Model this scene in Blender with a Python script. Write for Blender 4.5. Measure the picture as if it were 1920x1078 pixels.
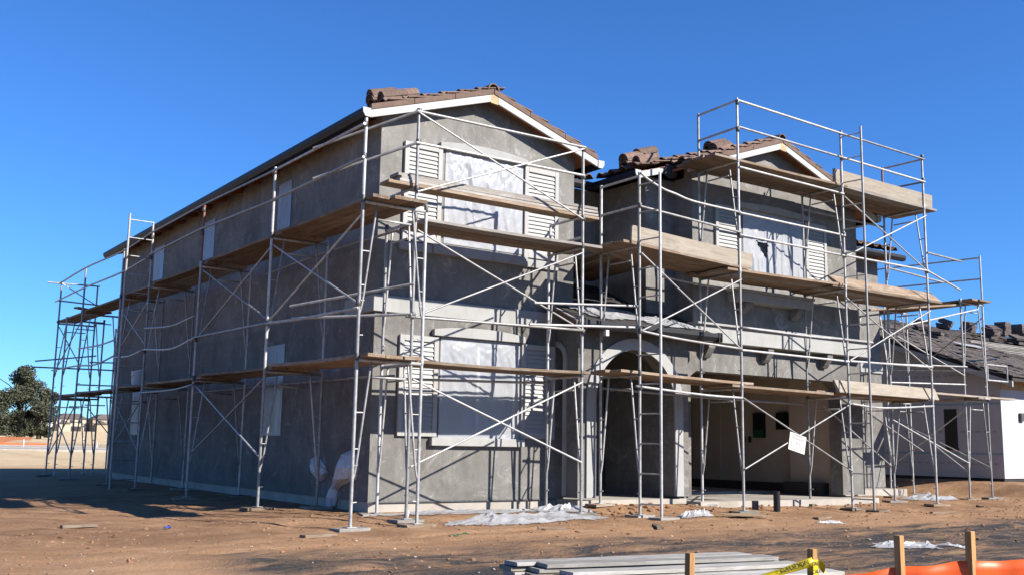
import bpy, bmesh, math, random
import numpy as np
from mathutils import Vector, Matrix
random.seed(7); rng = np.random.RandomState(7)
for o in list(bpy.data.objects): bpy.data.objects.remove(o)
SC = bpy.context.scene; COL = SC.collection

# ------------------------------------------------------------------ camera
def cam_axes(yaw, pitch, roll):
    f = Vector((math.sin(yaw)*math.cos(pitch), math.cos(yaw)*math.cos(pitch), math.sin(pitch)))
    r0 = Vector((math.cos(yaw), -math.sin(yaw), 0)); u0 = r0.cross(f)
    r = math.cos(roll)*r0 + math.sin(roll)*u0; u = -math.sin(roll)*r0 + math.cos(roll)*u0
    return r, u, f
r_, u_, f_ = cam_axes(*[math.radians(a) for a in (35.0103, 8.7988, 0.9859)])
cd = bpy.data.cameras.new('camera'); cam = bpy.data.objects.new('camera', cd); COL.objects.link(cam)
cd.sensor_width = 36; cd.lens = 36*1922.3/1920; cd.clip_start = .1; cd.clip_end = 5000
M = Matrix((r_, u_, -f_)).transposed().to_4x4(); M.translation = Vector((-6.719, -12.988, .997))
cam.matrix_world = M; SC.camera = cam

# ------------------------------------------------------------------ light
SUN = Vector((.55, -1.0, .70)).normalized()          # towards the sun
elev = math.asin(SUN.z); azim = math.atan2(SUN.x, SUN.y)
W = bpy.data.worlds.new('World'); SC.world = W; W.use_nodes = True
nt = W.node_tree; bg = nt.nodes['Background']
sky = nt.nodes.new('ShaderNodeTexSky'); sky.sky_type = 'NISHITA'; sky.sun_disc = False
sky.sun_elevation = elev; sky.sun_rotation = azim; sky.altitude = 0; sky.air_density = 1.0; sky.dust_density = 0; sky.ozone_density = 8.0
tint = nt.nodes.new('ShaderNodeMix'); tint.data_type = 'RGBA'; tint.blend_type = 'MULTIPLY'; tint.inputs[0].default_value = 1; tint.inputs[7].default_value = (.74, 1.18, 1.62, 1)
nt.links.new(sky.outputs[0], tint.inputs[6]); nt.links.new(tint.outputs[2], bg.inputs[0]); bg.inputs[1].default_value = .050
sl = bpy.data.lights.new('sun', 'SUN'); so = bpy.data.objects.new('sun', sl); COL.objects.link(so)
sl.energy = 5.0; sl.angle = math.radians(.5); sl.color = (1.0, .94, .86)
so.rotation_euler = SUN.to_track_quat('Z', 'Y').to_euler(); so.location = (20, -30, 30)
SC.view_settings.view_transform = 'Standard'; SC.view_settings.look = 'None'
SC.view_settings.exposure = 1.22; SC.view_settings.gamma = 1; SC.view_settings.use_curve_mapping = False
SC.render.engine = 'CYCLES'

# ------------------------------------------------------------------ materials
AK = .60
def dim(c, k=None): return tuple(x*(k or AK) for x in c)
def nodes(name):
    m = bpy.data.materials.new(name); m.use_nodes = True
    t = m.node_tree; return m, t, t.nodes, t.links, t.nodes['Principled BSDF']
def noise_fac(N, L, vec, scale, detail=4, rough=.55, lo=.35, hi=.65, dist=0):
    n = N.new('ShaderNodeTexNoise'); n.inputs['Scale'].default_value = scale; n.inputs['Detail'].default_value = detail
    n.inputs['Roughness'].default_value = rough; n.inputs['Distortion'].default_value = dist; L.new(vec, n.inputs['Vector'])
    r = N.new('ShaderNodeMapRange'); r.inputs[1].default_value = lo; r.inputs[2].default_value = hi
    L.new(n.outputs['Fac'], r.inputs[0]); return r.outputs[0]
def mix(N, L, fac, a, b, blend='MIX'):
    m = N.new('ShaderNodeMix'); m.data_type = 'RGBA'; m.blend_type = blend
    if isinstance(fac, (int, float)): m.inputs[0].default_value = fac
    else: L.new(fac, m.inputs[0])
    for i, c in ((6, a), (7, b)):
        if isinstance(c, tuple): m.inputs[i].default_value = (*c[:3], 1)
        else: L.new(c, m.inputs[i])
    return m.outputs[2]
def mmath(N, L, op, a, b=None):
    m = N.new('ShaderNodeMath'); m.operation = op
    for i, c in enumerate((a, b)):
        if c is None: continue
        if isinstance(c, (int, float)): m.inputs[i].default_value = c
        else: L.new(c, m.inputs[i])
    return m.outputs[0]
def coords(N, L, scale=(1,1,1), rnd=0, kind='Object'):
    tc = N.new('ShaderNodeTexCoord'); mp = N.new('ShaderNodeMapping'); mp.inputs['Scale'].default_value = scale
    L.new(tc.outputs[kind], mp.inputs[0])
    if rnd:
        oi = N.new('ShaderNodeObjectInfo'); c = N.new('ShaderNodeCombineXYZ')
        a = mmath(N, L, 'MULTIPLY', oi.outputs['Random'], rnd)
        for i in range(3): L.new(a, c.inputs[i])
        L.new(c.outputs[0], mp.inputs['Location'])
    return mp.outputs[0]
def bump(N, L, P, h, strength=.3, dist=.01):
    b = N.new('ShaderNodeBump'); b.inputs['Strength'].default_value = strength; b.inputs['Distance'].default_value = dist
    L.new(h, b.inputs['Height']); L.new(b.outputs[0], P.inputs['Normal'])
def simple(name, col, rough=.6, var=.25, scale=8, bumpd=0, metal=0, rnd=0, spec=.4, stretch=(1,1,1), dirt=None, dirt_amt=.5):
    m, t, N, L, P = nodes(name); v = coords(N, L, stretch, rnd); col = dim(col); dirt = dim(dirt) if dirt else None
    f = noise_fac(N, L, v, scale, 5, .6, .3, .7)
    c = mix(N, L, f, tuple(x*(1-var) for x in col), tuple(min(1, x*(1+var)) for x in col))
    if dirt:
        f2 = noise_fac(N, L, v, scale*.45, 6, .65, .5, .72); f2 = mmath(N, L, 'MULTIPLY', f2, dirt_amt)
        c = mix(N, L, f2, c, dirt)
    if rnd:
        oi = N.new('ShaderNodeObjectInfo'); r = N.new('ShaderNodeMapRange'); r.inputs[3].default_value = .72; r.inputs[4].default_value = 1.22
        L.new(oi.outputs['Random'], r.inputs[0]); cc = N.new('ShaderNodeCombineXYZ')
        for i in range(3): L.new(r.outputs[0], cc.inputs[i])
        c = mix(N, L, 1.0, c, cc.outputs[0], 'MULTIPLY')
    L.new(c, P.inputs['Base Color']); P.inputs['Roughness'].default_value = rough; P.inputs['Metallic'].default_value = metal
    P.inputs['Specular IOR Level'].default_value = spec
    if bumpd: bump(N, L, P, noise_fac(N, L, v, scale*6, 4, .6, .2, .8), .5, bumpd)
    return m
MT = {}
def stucco():
    m, t, N, L, P = nodes('stucco'); v = coords(N, L)
    big = noise_fac(N, L, v, .7, 5, .62, .3, .7, .8)
    c = mix(N, L, big, (.093,.089,.082), (.148,.144,.136))
    st = coords(N, L, (1, 1, .45)); med = noise_fac(N, L, st, 3.6, 7, .72, .38, .66, 1.2)
    c = mix(N, L, mmath(N, L, 'MULTIPLY', med, .5), c, (.181,.175,.163))
    sw = noise_fac(N, L, v, 1.7, 10, .8, .545, .63, 2.8)
    c = mix(N, L, mmath(N, L, 'MULTIPLY', sw, .8), c, (.238,.235,.228))
    dk = noise_fac(N, L, v, 1.3, 6, .65, .55, .72, 1.2)
    c = mix(N, L, mmath(N, L, 'MULTIPLY', dk, .45), c, (.076,.072,.066))
    vs_ = noise_fac(N, L, coords(N, L, (5, 5, .35)), 2.4, 6, .7, .45, .70, .3); c = mix(N, L, mmath(N, L, 'MULTIPLY', vs_, .35), c, (.105,.10,.094))
    hz_ = noise_fac(N, L, coords(N, L, (.35, .35, 5)), 1.1, 5, .65, .52, .70, .4); c = mix(N, L, mmath(N, L, 'MULTIPLY', hz_, .3), c, (.19,.184,.172))
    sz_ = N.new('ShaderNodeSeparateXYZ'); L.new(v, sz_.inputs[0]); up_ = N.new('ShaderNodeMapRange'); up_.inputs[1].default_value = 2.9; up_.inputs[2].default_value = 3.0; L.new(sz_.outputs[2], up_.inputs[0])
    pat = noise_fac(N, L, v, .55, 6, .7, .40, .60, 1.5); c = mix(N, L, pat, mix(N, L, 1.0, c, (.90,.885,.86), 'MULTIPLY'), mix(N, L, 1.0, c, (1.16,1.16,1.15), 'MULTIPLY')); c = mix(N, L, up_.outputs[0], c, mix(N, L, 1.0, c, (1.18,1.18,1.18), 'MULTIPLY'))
    sp = noise_fac(N, L, v, 9, 3, .5, .70, .74); c = mix(N, L, mmath(N, L, 'MULTIPLY', sp, .5), c, (.058,.054,.049))
    L.new(c, P.inputs['Base Color']); P.inputs['Roughness'].default_value = .9; P.inputs['Specular IOR Level'].default_value = .12
    h = mmath(N, L, 'ADD', noise_fac(N, L, v, 45, 6, .7, .2, .8), mmath(N, L, 'MULTIPLY', noise_fac(N, L, v, 5, 4, .6, .2, .8), 1.6)); bump(N, L, P, h, .35, .012)
    return m
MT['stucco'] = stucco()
def trim():
    m, t, N, L, P = nodes('trim'); v = coords(N, L); f = noise_fac(N, L, v, 3, 6, .65, .3, .7)
    c = mix(N, L, f, (.245,.245,.235), (.294,.294,.283))
    st = coords(N, L, (1, 1, .15)); s = noise_fac(N, L, st, 6, 5, .6, .52, .75)
    c = mix(N, L, mmath(N, L, 'MULTIPLY', s, .45), c, (.192,.182,.160))
    L.new(c, P.inputs['Base Color']); P.inputs['Roughness'].default_value = .85; P.inputs['Specular IOR Level'].default_value = .2
    bump(N, L, P, noise_fac(N, L, v, 40, 4, .6, .2, .8), .25, .006); return m
MT['trim'] = trim()
MT['shutter'] = simple('shutter', (.44,.435,.415), .6, .06, 3, dirt=(.40,.37,.33), dirt_amt=.35)
MT['fascia'] = simple('fascia', (.50,.50,.485), .6, .06, 4, dirt=(.45,.43,.40), dirt_amt=.3)
MT['gutter'] = simple('gutter', (.020,.021,.026), .55, .15, 6, spec=.25)
MT['soffit'] = simple('soffit', (.36,.125,.05), .7, .25, 5, stretch=(1,.2,1))
MT['rakewood'] = simple('raketrim', (.17,.105,.075), .8, .2, 10)
MT['tile'] = simple('clay tile', (.225,.150,.115), .8, .3, 14, .004, rnd=20, spec=.25)
MT['tiledark'] = simple('dark tile', (.075,.06,.052), .85, .3, 10, .004, rnd=20, spec=.2)
MT['shingle'] = simple('concrete shingle', (.155,.128,.118), .85, .3, 8, .004, rnd=20, spec=.2)
MT['felt'] = simple('roof felt', (.045,.04,.038), .9, .3, 3)
MT['concrete'] = simple('concrete', (.48,.44,.38), .85, .12, 3, .004, dirt=(.30,.22,.15), dirt_amt=.5)
MT['drywall'] = simple('drywall', (.58,.48,.385), .9, .10, 2)
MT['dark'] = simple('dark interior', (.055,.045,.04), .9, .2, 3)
MT['glass'] = simple('window glass', (.05,.06,.07), .08, .1, 2, spec=.6)
MT['vinyl'] = simple('white vinyl', (.75,.75,.74), .4, .04, 4)
MT['osb'] = simple('raw wood', (.58,.40,.21), .75, .2, 9)
MT['black'] = simple('black plastic', (.012,.012,.013), .4, .2, 6)
MT['green'] = simple('green panel', (.01,.09,.035), .5, .2, 4)
MT['paper'] = simple('notice paper', (.82,.82,.80), .7, .03, 4)
MT['ink'] = simple('ink', (.05,.05,.05), .7, .05, 4)
MT['yellow'] = simple('yellow tape', (.80,.60,.02), .4, .06, 6)
MT['stake'] = simple('stake wood', (.50,.27,.10), .8, .3, 7, .003, stretch=(6,6,.6), rnd=30)
MT['white'] = simple('white paint', (.78,.78,.78), .5, .05, 5)
MT['blue'] = simple('blue plastic', (.03,.09,.45), .5, .1, 5)
MT['card'] = simple('cardboard', (.42,.29,.17), .9, .12, 5)
MT['print'] = simple('faint print', (.40,.40,.43), .7, .1, 8)
MT['teal'] = simple('teal print', (.22,.44,.52), .7, .1, 8)
MT['house_wrap'] = simple('house wrap', (.58,.57,.60), .65, .07, 1.5)
def galv():
    m, t, N, L, P = nodes('galvanised pipe'); v = coords(N, L, (1,1,1), 40, 'Object')
    tc = N.new('ShaderNodeNewGeometry'); pv = tc.outputs['Position']
    f = noise_fac(N, L, pv, 9, 6, .7, .35, .65)
    c = mix(N, L, f, (.248,.244,.236), (.408,.406,.396))
    s = noise_fac(N, L, pv, 26, 5, .7, .60, .68); c = mix(N, L, mmath(N, L, 'MULTIPLY', s, .7), c, (.099,.074,.056))
    oi = N.new('ShaderNodeObjectInfo'); r = N.new('ShaderNodeMapRange'); r.inputs[3].default_value = .60; r.inputs[4].default_value = 1.18
    L.new(oi.outputs['Random'], r.inputs[0]); cc = N.new('ShaderNodeCombineXYZ')
    for i in range(3): L.new(r.outputs[0], cc.inputs[i])
    c = mix(N, L, 1.0, c, cc.outputs[0], 'MULTIPLY')
    L.new(c, P.inputs['Base Color']); P.inputs['Metallic'].default_value = .25; P.inputs['Roughness'].default_value = .48
    bump(N, L, P, f, .15, .003); return m
MT['pipe'] = galv()
MT['pipedark'] = simple('worn dark pipe', (.12,.12,.12), .5, .4, 20, metal=.4)
MT['pipered'] = simple('red oxide pipe', (.30,.10,.08), .6, .4, 14, dirt=(.5,.48,.45), dirt_amt=.6)
def wood(name, a, b, spat=(.62,.59,.54), spamt=.55, up=True):
    m, t, N, L, P = nodes(name); v = coords(N, L, (1.0, 14, 14), 50)
    g = noise_fac(N, L, v, 2.2, 6, .65, .3, .7, .5); c = mix(N, L, g, a, b)
    v2 = coords(N, L, (.8, 3, 3), 30); f = noise_fac(N, L, v2, 3.5, 6, .7, .48, .68)
    f = mmath(N, L, 'MULTIPLY', f, spamt); c = mix(N, L, f, c, spat)
    f3 = noise_fac(N, L, coords(N, L, (.5, 2, 2), 70), 4.2, 6, .7, .52, .70); c = mix(N, L, mmath(N, L, 'MULTIPLY', f3, .55), c, tuple(x*.42 for x in a))
    gr = noise_fac(N, L, coords(N, L, (.6, 30, 30), 20), 3.0, 3, .6, .55, .66); c = mix(N, L, mmath(N, L, 'MULTIPLY', gr, .35), c, tuple(x*.5 for x in a))
    oi = N.new('ShaderNodeObjectInfo'); r = N.new('ShaderNodeMapRange'); r.inputs[3].default_value = .62; r.inputs[4].default_value = 1.22
    L.new(oi.outputs['Random'], r.inputs[0]); cc = N.new('ShaderNodeCombineXYZ')
    for i in range(3): L.new(r.outputs[0], cc.inputs[i])
    c = mix(N, L, 1.0, c, cc.outputs[0], 'MULTIPLY')
    L.new(c, P.inputs['Base Color']); P.inputs['Roughness'].default_value = .8; P.inputs['Specular IOR Level'].default_value = .2
    bump(N, L, P, g, .4, .004); return m
MT['plank'] = wood('scaffold plank', (.142,.098,.063), (.228,.165,.112), (.29,.265,.232), .7)
MT['plankpale'] = wood('pale plank', (.20,.168,.128), (.262,.227,.182), (.285,.268,.24), .65)
MT['plankgrey'] = wood('weathered plank', (.18,.163,.142), (.272,.252,.225), (.33,.32,.302), .75)
MT['lumber'] = wood('weathered lumber', (.24,.225,.20), (.36,.345,.315), (.42,.415,.40), .7)
def plastic(name, alpha, tint=(.40,.412,.432), rough=.30):
    m, t, N, L, P = nodes(name); v = coords(N, L)
    f = noise_fac(N, L, coords(N, L, (1,1,.5)), 2.2, 4, .55, .3, .7, .6)
    c = mix(N, L, f, tuple(x*.93 for x in tint), tint); d = noise_fac(N, L, v, 7, 6, .7, .60, .72); c = mix(N, L, mmath(N, L, 'MULTIPLY', d, .22), c, (.22,.17,.13)); L.new(c, P.inputs['Base Color'])
    P.inputs['Roughness'].default_value = rough; P.inputs['Specular IOR Level'].default_value = .5
    tr = N.new('ShaderNodeBsdfTranslucent'); L.new(c, tr.inputs[0]); mx_ = N.new('ShaderNodeMixShader'); mx_.inputs[0].default_value = .25
    tp_ = N.new('ShaderNodeBsdfTransparent'); m2 = N.new('ShaderNodeMixShader'); m2.inputs[0].default_value = alpha
    L.new(P.outputs[0], mx_.inputs[1]); L.new(tr.outputs[0], mx_.inputs[2]); L.new(tp_.outputs[0], m2.inputs[1]); L.new(mx_.outputs[0], m2.inputs[2]); L.new(m2.outputs[0], N['Material Output'].inputs[0])
    bump(N, L, P, noise_fac(N, L, v, 9, 4, .55, .2, .8, .6), .25, .012)
    return m
MT['film'] = plastic('window film', .88, (.415,.425,.445)); MT['filmthin'] = plastic('thin window film', .64, (.52,.535,.56)); MT['wrap'] = plastic('wrap film', .96, (.62,.625,.64)); MT['sheet'] = plastic('ground film', .80, (.39,.395,.405))
def orange():
    m, t, N, L, P = nodes('orange mesh'); P.inputs['Base Color'].default_value = (.88,.13,.02,1); P.inputs['Roughness'].default_value = .45
    tr = N.new('ShaderNodeBsdfTranslucent'); tr.inputs[0].default_value = (.9,.16,.02,1); mx = N.new('ShaderNodeMixShader'); mx.inputs[0].default_value = .3
    L.new(P.outputs[0], mx.inputs[1]); L.new(tr.outputs[0], mx.inputs[2]); L.new(mx.outputs[0], N['Material Output'].inputs[0]); return m
MT['orange'] = orange()
def leaf():
    m, t, N, L, P = nodes('foliage'); oi = coords(N, L); f = noise_fac(N, L, oi, 1.3, 4, .6, .3, .7)
    c = mix(N, L, f, (.022,.028,.014), (.07,.074,.04)); L.new(c, P.inputs['Base Color']); P.inputs['Roughness'].default_value = .7; return m
MT['leaf'] = leaf(); MT['bark'] = simple('bark', (.10,.075,.055), .9, .3, 6)
def dirt():
    m, t, N, L, P = nodes('dirt'); g = N.new('ShaderNodeNewGeometry'); pos = g.outputs['Position']
    big = noise_fac(N, L, pos, .35, 5, .6, .3, .7, .5); c = mix(N, L, big, (.215,.110,.053), (.361,.208,.110))
    st = N.new('ShaderNodeMapping'); st.inputs['Scale'].default_value = (.8, 2.4, 1); L.new(pos, st.inputs[0])
    s = noise_fac(N, L, st.outputs[0], 2.2, 7, .7, .42, .68, .6); c = mix(N, L, mmath(N, L, 'MULTIPLY', s, .5), c, (.396,.258,.163))
    k = noise_fac(N, L, pos, 6, 8, .75, .55, .75); c = mix(N, L, mmath(N, L, 'MULTIPLY', k, .55), c, (.163,.082,.043))
    fine = noise_fac(N, L, pos, 38, 6, .75, .3, .7); c = mix(N, L, mmath(N, L, 'MULTIPLY', fine, .28), c, (.396,.249,.150))
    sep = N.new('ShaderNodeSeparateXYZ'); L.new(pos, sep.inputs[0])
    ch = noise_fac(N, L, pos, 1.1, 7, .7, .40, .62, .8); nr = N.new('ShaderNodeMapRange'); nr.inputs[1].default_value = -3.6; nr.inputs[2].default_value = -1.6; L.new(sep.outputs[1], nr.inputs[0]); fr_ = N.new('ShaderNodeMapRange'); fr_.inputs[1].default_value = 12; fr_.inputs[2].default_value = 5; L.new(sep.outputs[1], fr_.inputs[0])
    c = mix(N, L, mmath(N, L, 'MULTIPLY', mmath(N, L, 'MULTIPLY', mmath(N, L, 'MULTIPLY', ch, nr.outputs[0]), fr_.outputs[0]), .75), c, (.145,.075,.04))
    # pale dry field beyond the lot
    fy = N.new('ShaderNodeMapRange'); fy.inputs[1].default_value = 20; fy.inputs[2].default_value = 28; L.new(sep.outputs[1], fy.inputs[0])
    fld = mix(N, L, noise_fac(N, L, st.outputs[0], .5, 5, .6, .3, .7), (.396,.284,.163), (.499,.387,.241)); c = mix(N, L, fy.outputs[0], c, fld)
    # dark driving surface with dirt dragged over it in front of the lot
    n1 = noise_fac(N, L, st.outputs[0], .45, 7, .7, .25, .75, .8); n1 = mmath(N, L, 'MULTIPLY', n1, 2.4)
    yy = mmath(N, L, 'ADD', sep.outputs[1], n1); e = N.new('ShaderNodeMapRange'); e.inputs[1].default_value = -2.5; e.inputs[2].default_value = -3.5; L.new(yy, e.inputs[0])
    xe = N.new('ShaderNodeMapRange'); xe.inputs[1].default_value = -3.7; xe.inputs[2].default_value = -3.0; L.new(mmath(N, L, 'ADD', sep.outputs[0], mmath(N, L, 'MULTIPLY', n1, .35)), xe.inputs[0])
    dm = mmath(N, L, 'MULTIPLY', e.outputs[0], xe.outputs[0])
    rot = N.new('ShaderNodeMapping'); rot.inputs['Rotation'].default_value = (0, 0, math.radians(-28)); rot.inputs['Scale'].default_value = (.5, 2.6, 1); L.new(pos, rot.inputs[0])
    drag = noise_fac(N, L, rot.outputs[0], 1.3, 8, .75, .33, .55, .8); dm = mmath(N, L, 'MULTIPLY', dm, drag)
    asp = mix(N, L, fine, (.019,.018,.019), (.073,.067,.064)); c = mix(N, L, dm, c, asp); c = mix(N, L, 1.0, c, (1.06,1.09,1.10), 'MULTIPLY')
    L.new(c, P.inputs['Base Color']); P.inputs['Roughness'].default_value = .95; P.inputs['Specular IOR Level'].default_value = .12
    h = mmath(N, L, 'ADD', mmath(N, L, 'MULTIPLY', noise_fac(N, L, pos, 18, 8, .75, .2, .8), 1.0), mmath(N, L, 'MULTIPLY', noise_fac(N, L, pos, 70, 4, .7, .3, .7), .35))
    bump(N, L, P, h, .8, .03); return m
MT['dirt'] = dirt(); MT['clod'] = simple('dirt clod', (.33,.19,.11), .95, .35, 3, spec=.1)
MT['pebble'] = simple('pebble', (.52,.42,.33), .9, .3, 2, spec=.1)

# ------------------------------------------------------------------ helpers
WM = {}
def tag(o, label=None, cat=None, group=None, kind=None):
    if label: o['label'] = label
    if cat: o['category'] = cat
    if group: o['group'] = group
    if kind: o['kind'] = kind
    return o
def reg(o, parent=None, world=None):
    COL.objects.link(o); w = world if world is not None else Matrix.Identity(4); o.matrix_basis = w; WM[o.name] = w
    if parent: o.parent = parent; o.matrix_parent_inverse = WM[parent.name].inverted()
    return o
def empty(name, loc, label, cat, group=None):
    o = bpy.data.objects.new(name, None); o.empty_display_size = .3; reg(o, None, Matrix.Translation(loc)); return tag(o, label, cat, group)
def mobj(name, me, mat, parent=None, world=None):
    if mat and not me.materials: me.materials.append(MT[mat])
    return reg(bpy.data.objects.new(name, me), parent, world)
def mesh(name, vs, fs, smooth=False):
    me = bpy.data.meshes.new(name); me.from_pydata([tuple(v) for v in vs], [], fs)
    bm = bmesh.new(); bm.from_mesh(me); bmesh.ops.recalc_face_normals(bm, faces=bm.faces); bm.to_mesh(me); bm.free()
    if smooth: me.polygons.foreach_set('use_smooth', [True]*len(me.polygons))
    return me
BOXF = [(0,3,2,1),(4,5,6,7),(0,1,5,4),(1,2,6,5),(2,3,7,6),(3,0,4,7)]
def boxv(a, b):
    (x0,y0,z0),(x1,y1,z1) = a, b
    return [(x0,y0,z0),(x1,y0,z0),(x1,y1,z0),(x0,y1,z0),(x0,y0,z1),(x1,y0,z1),(x1,y1,z1),(x0,y1,z1)]
class MB:
    def __init__(s): s.v = []; s.f = []
    def add(s, vs, fs): n = len(s.v); s.v += list(vs); s.f += [tuple(i+n for i in f) for f in fs]; return s
    def box(s, a, b): return s.add(boxv(a, b), BOXF)
    def prism(s, poly, axis, a, b):      # poly: (u,v) list; axis 0 -> u=y,v=z ; 1 -> u=x,v=z ; 2 -> u=x,v=y
        n = len(poly); pos = {0: lambda u,v,t:(t,u,v), 1: lambda u,v,t:(u,t,v), 2: lambda u,v,t:(u,v,t)}[axis]
        vs = [pos(u,v,a) for u,v in poly]+[pos(u,v,b) for u,v in poly]
        return s.add(vs, [tuple(range(n)), tuple(range(2*n-1,n-1,-1))]+[(i,(i+1)%n,n+(i+1)%n,n+i) for i in range(n)])
    def build(s, name, mat, parent=None, bevel=0, smooth=False):
        me = mesh(name, s.v, s.f, smooth)
        if bevel:
            bm = bmesh.new(); bm.from_mesh(me); bmesh.ops.bevel(bm, geom=bm.edges[:], offset=bevel, segments=1, affect='EDGES'); bm.to_mesh(me); bm.free()
        return mobj(name, me, mat, parent)
def box(name, a, b, mat, parent=None, bevel=0): return MB().box(a, b).build(name, mat, parent, bevel)
_cyl = {}
def cyl_mesh(n=12, mat='pipe'):
    k = (n, mat)
    if k not in _cyl:
        vs = []; fs = []
        for z in (0, 1):
            for i in range(n): a = 2*math.pi*i/n; vs.append((math.cos(a), math.sin(a), z))
        fs = [(i, (i+1) % n, n+(i+1) % n, n+i) for i in range(n)]
        me = bpy.data.meshes.new('tube'); me.from_pydata(vs, [], fs+[tuple(range(n-1,-1,-1)), tuple(range(n,2*n))])
        me.polygons.foreach_set('use_smooth', [True]*n+[False]*2); me.materials.append(MT[mat]); _cyl[k] = me
    return _cyl[k]
def tube(name, p0, p1, r, parent=None, mat='pipe', n=10):
    p0 = Vector(p0); p1 = Vector(p1); d = p1-p0
    Mx = Matrix.Translation(p0) @ d.to_track_quat('Z', 'Y').to_matrix().to_4x4() @ Matrix.Diagonal((r, r, d.length, 1))
    return reg(bpy.data.objects.new(name, cyl_mesh(n, mat)), parent, Mx)
def sweep(pts, r, n=8, sub=5):
    P = [Vector(p) for p in pts]
    if len(P) > 2:                        # Catmull-Rom
        Q = [P[0]*2-P[1]]+P+[P[-1]*2-P[-2]]; out = []
        for i in range(1, len(Q)-2):
            a,b,c,d = Q[i-1:i+3]
            for k in range(sub):
                t = k/sub; out.append(.5*((2*b)+(c-a)*t+(2*a-5*b+4*c-d)*t*t+(3*b-a-3*c+d)*t**3))
        out.append(P[-1]); P = out
    vs = []; fs = []
    for i, p in enumerate(P):
        d = (P[min(i+1, len(P)-1)]-P[max(i-1, 0)]).normalized(); a = d.orthogonal().normalized() if abs(d.z) > .95 else d.cross(Vector((0,0,1))).normalized(); b = d.cross(a)
        for k in range(n): t = 2*math.pi*k/n; vs.append(p+r*(math.cos(t)*a+math.sin(t)*b))
    for i in range(len(P)-1):
        for k in range(n): fs.append((i*n+k, i*n+(k+1) % n, (i+1)*n+(k+1) % n, (i+1)*n+k))
    fs += [tuple(range(n)), tuple(range((len(P)-1)*n, len(P)*n))]
    return vs, fs
def pipe(name, pts, r, parent, mat='pipe'):
    if len(pts) == 2: return tube(name, pts[0], pts[1], r, parent, mat)
    vs, fs = sweep(pts, r); return mobj(name, mesh(name, vs, fs, True), mat, parent)
def plank(name, p0, p1, w=.235, t=.042, roll=0, mat='plank', parent=None, sag=.006, label=None, cat=None, group=None, ref=(0,0,1)):
    p0 = Vector(p0); p1 = Vector(p1); Lg = (p1-p0).length; X = (p1-p0).normalized(); Y = Vector(ref).cross(X).normalized(); Z = X.cross(Y)
    R = Matrix((X, Y, Z)).transposed().to_4x4() @ Matrix.Rotation(roll, 4, 'X'); R = Matrix.Translation(p0) @ R
    b = .004; hw, ht = w/2, t/2
    sec = [(-hw+b,-ht),(hw-b,-ht),(hw,-ht+b),(hw,ht-b),(hw-b,ht),(-hw+b,ht),(-hw,ht-b),(-hw,-ht+b)]
    ns = 7; vs = []; fs = []; ph = random.uniform(0,6)
    for i in range(ns):
        s = i/(ns-1); dz = -sag*math.sin(math.pi*s); dy = .006*math.sin(3*s+ph); cup = .002*math.sin(5*s+ph)
        for k,(y,z) in enumerate(sec): vs.append((s*Lg+(random.uniform(-.004,.004) if i in (0,ns-1) else 0), y+dy, z+dz+cup*(1 if y > 0 else -1)))
    for i in range(ns-1):
        for k in range(8): fs.append((i*8+k, i*8+(k+1)%8, (i+1)*8+(k+1)%8, (i+1)*8+k))
    fs += [tuple(range(7,-1,-1)), tuple(range((ns-1)*8, ns*8))]
    me = mesh(name, vs, fs); o = mobj(name, me, mat, parent, R); return tag(o, label, cat, group)
def vnoise(x, y, seed=0):                # smooth value noise on arrays
    xi = np.floor(x).astype(np.int64); yi = np.floor(y).astype(np.int64); fx = x-xi; fy = y-yi
    def h(a, b):
        n = (a*374761393+b*668265263+seed*1442695041) & 0x7fffffff; n = ((n ^ (n >> 13))*1274126177) & 0x7fffffff; return ((n ^ (n >> 16)) & 0xffff)/65535.0
    u = fx*fx*(3-2*fx); v = fy*fy*(3-2*fy)
    return (h(xi,yi)*(1-u)+h(xi+1,yi)*u)*(1-v)+(h(xi,yi+1)*(1-u)+h(xi+1,yi+1)*u)*v
def fbm(x, y, o=4, seed=0):
    s = 0; a = .5
    for i in range(o): s = s+a*(vnoise(x, y, seed+i)-.5); x = x*2.03+11.3; y = y*2.03+5.7; a *= .5
    return s
def sstep(a, b, x): t = np.clip((x-a)/(b-a), 0, 1); return t*t*(3-2*t)

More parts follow.
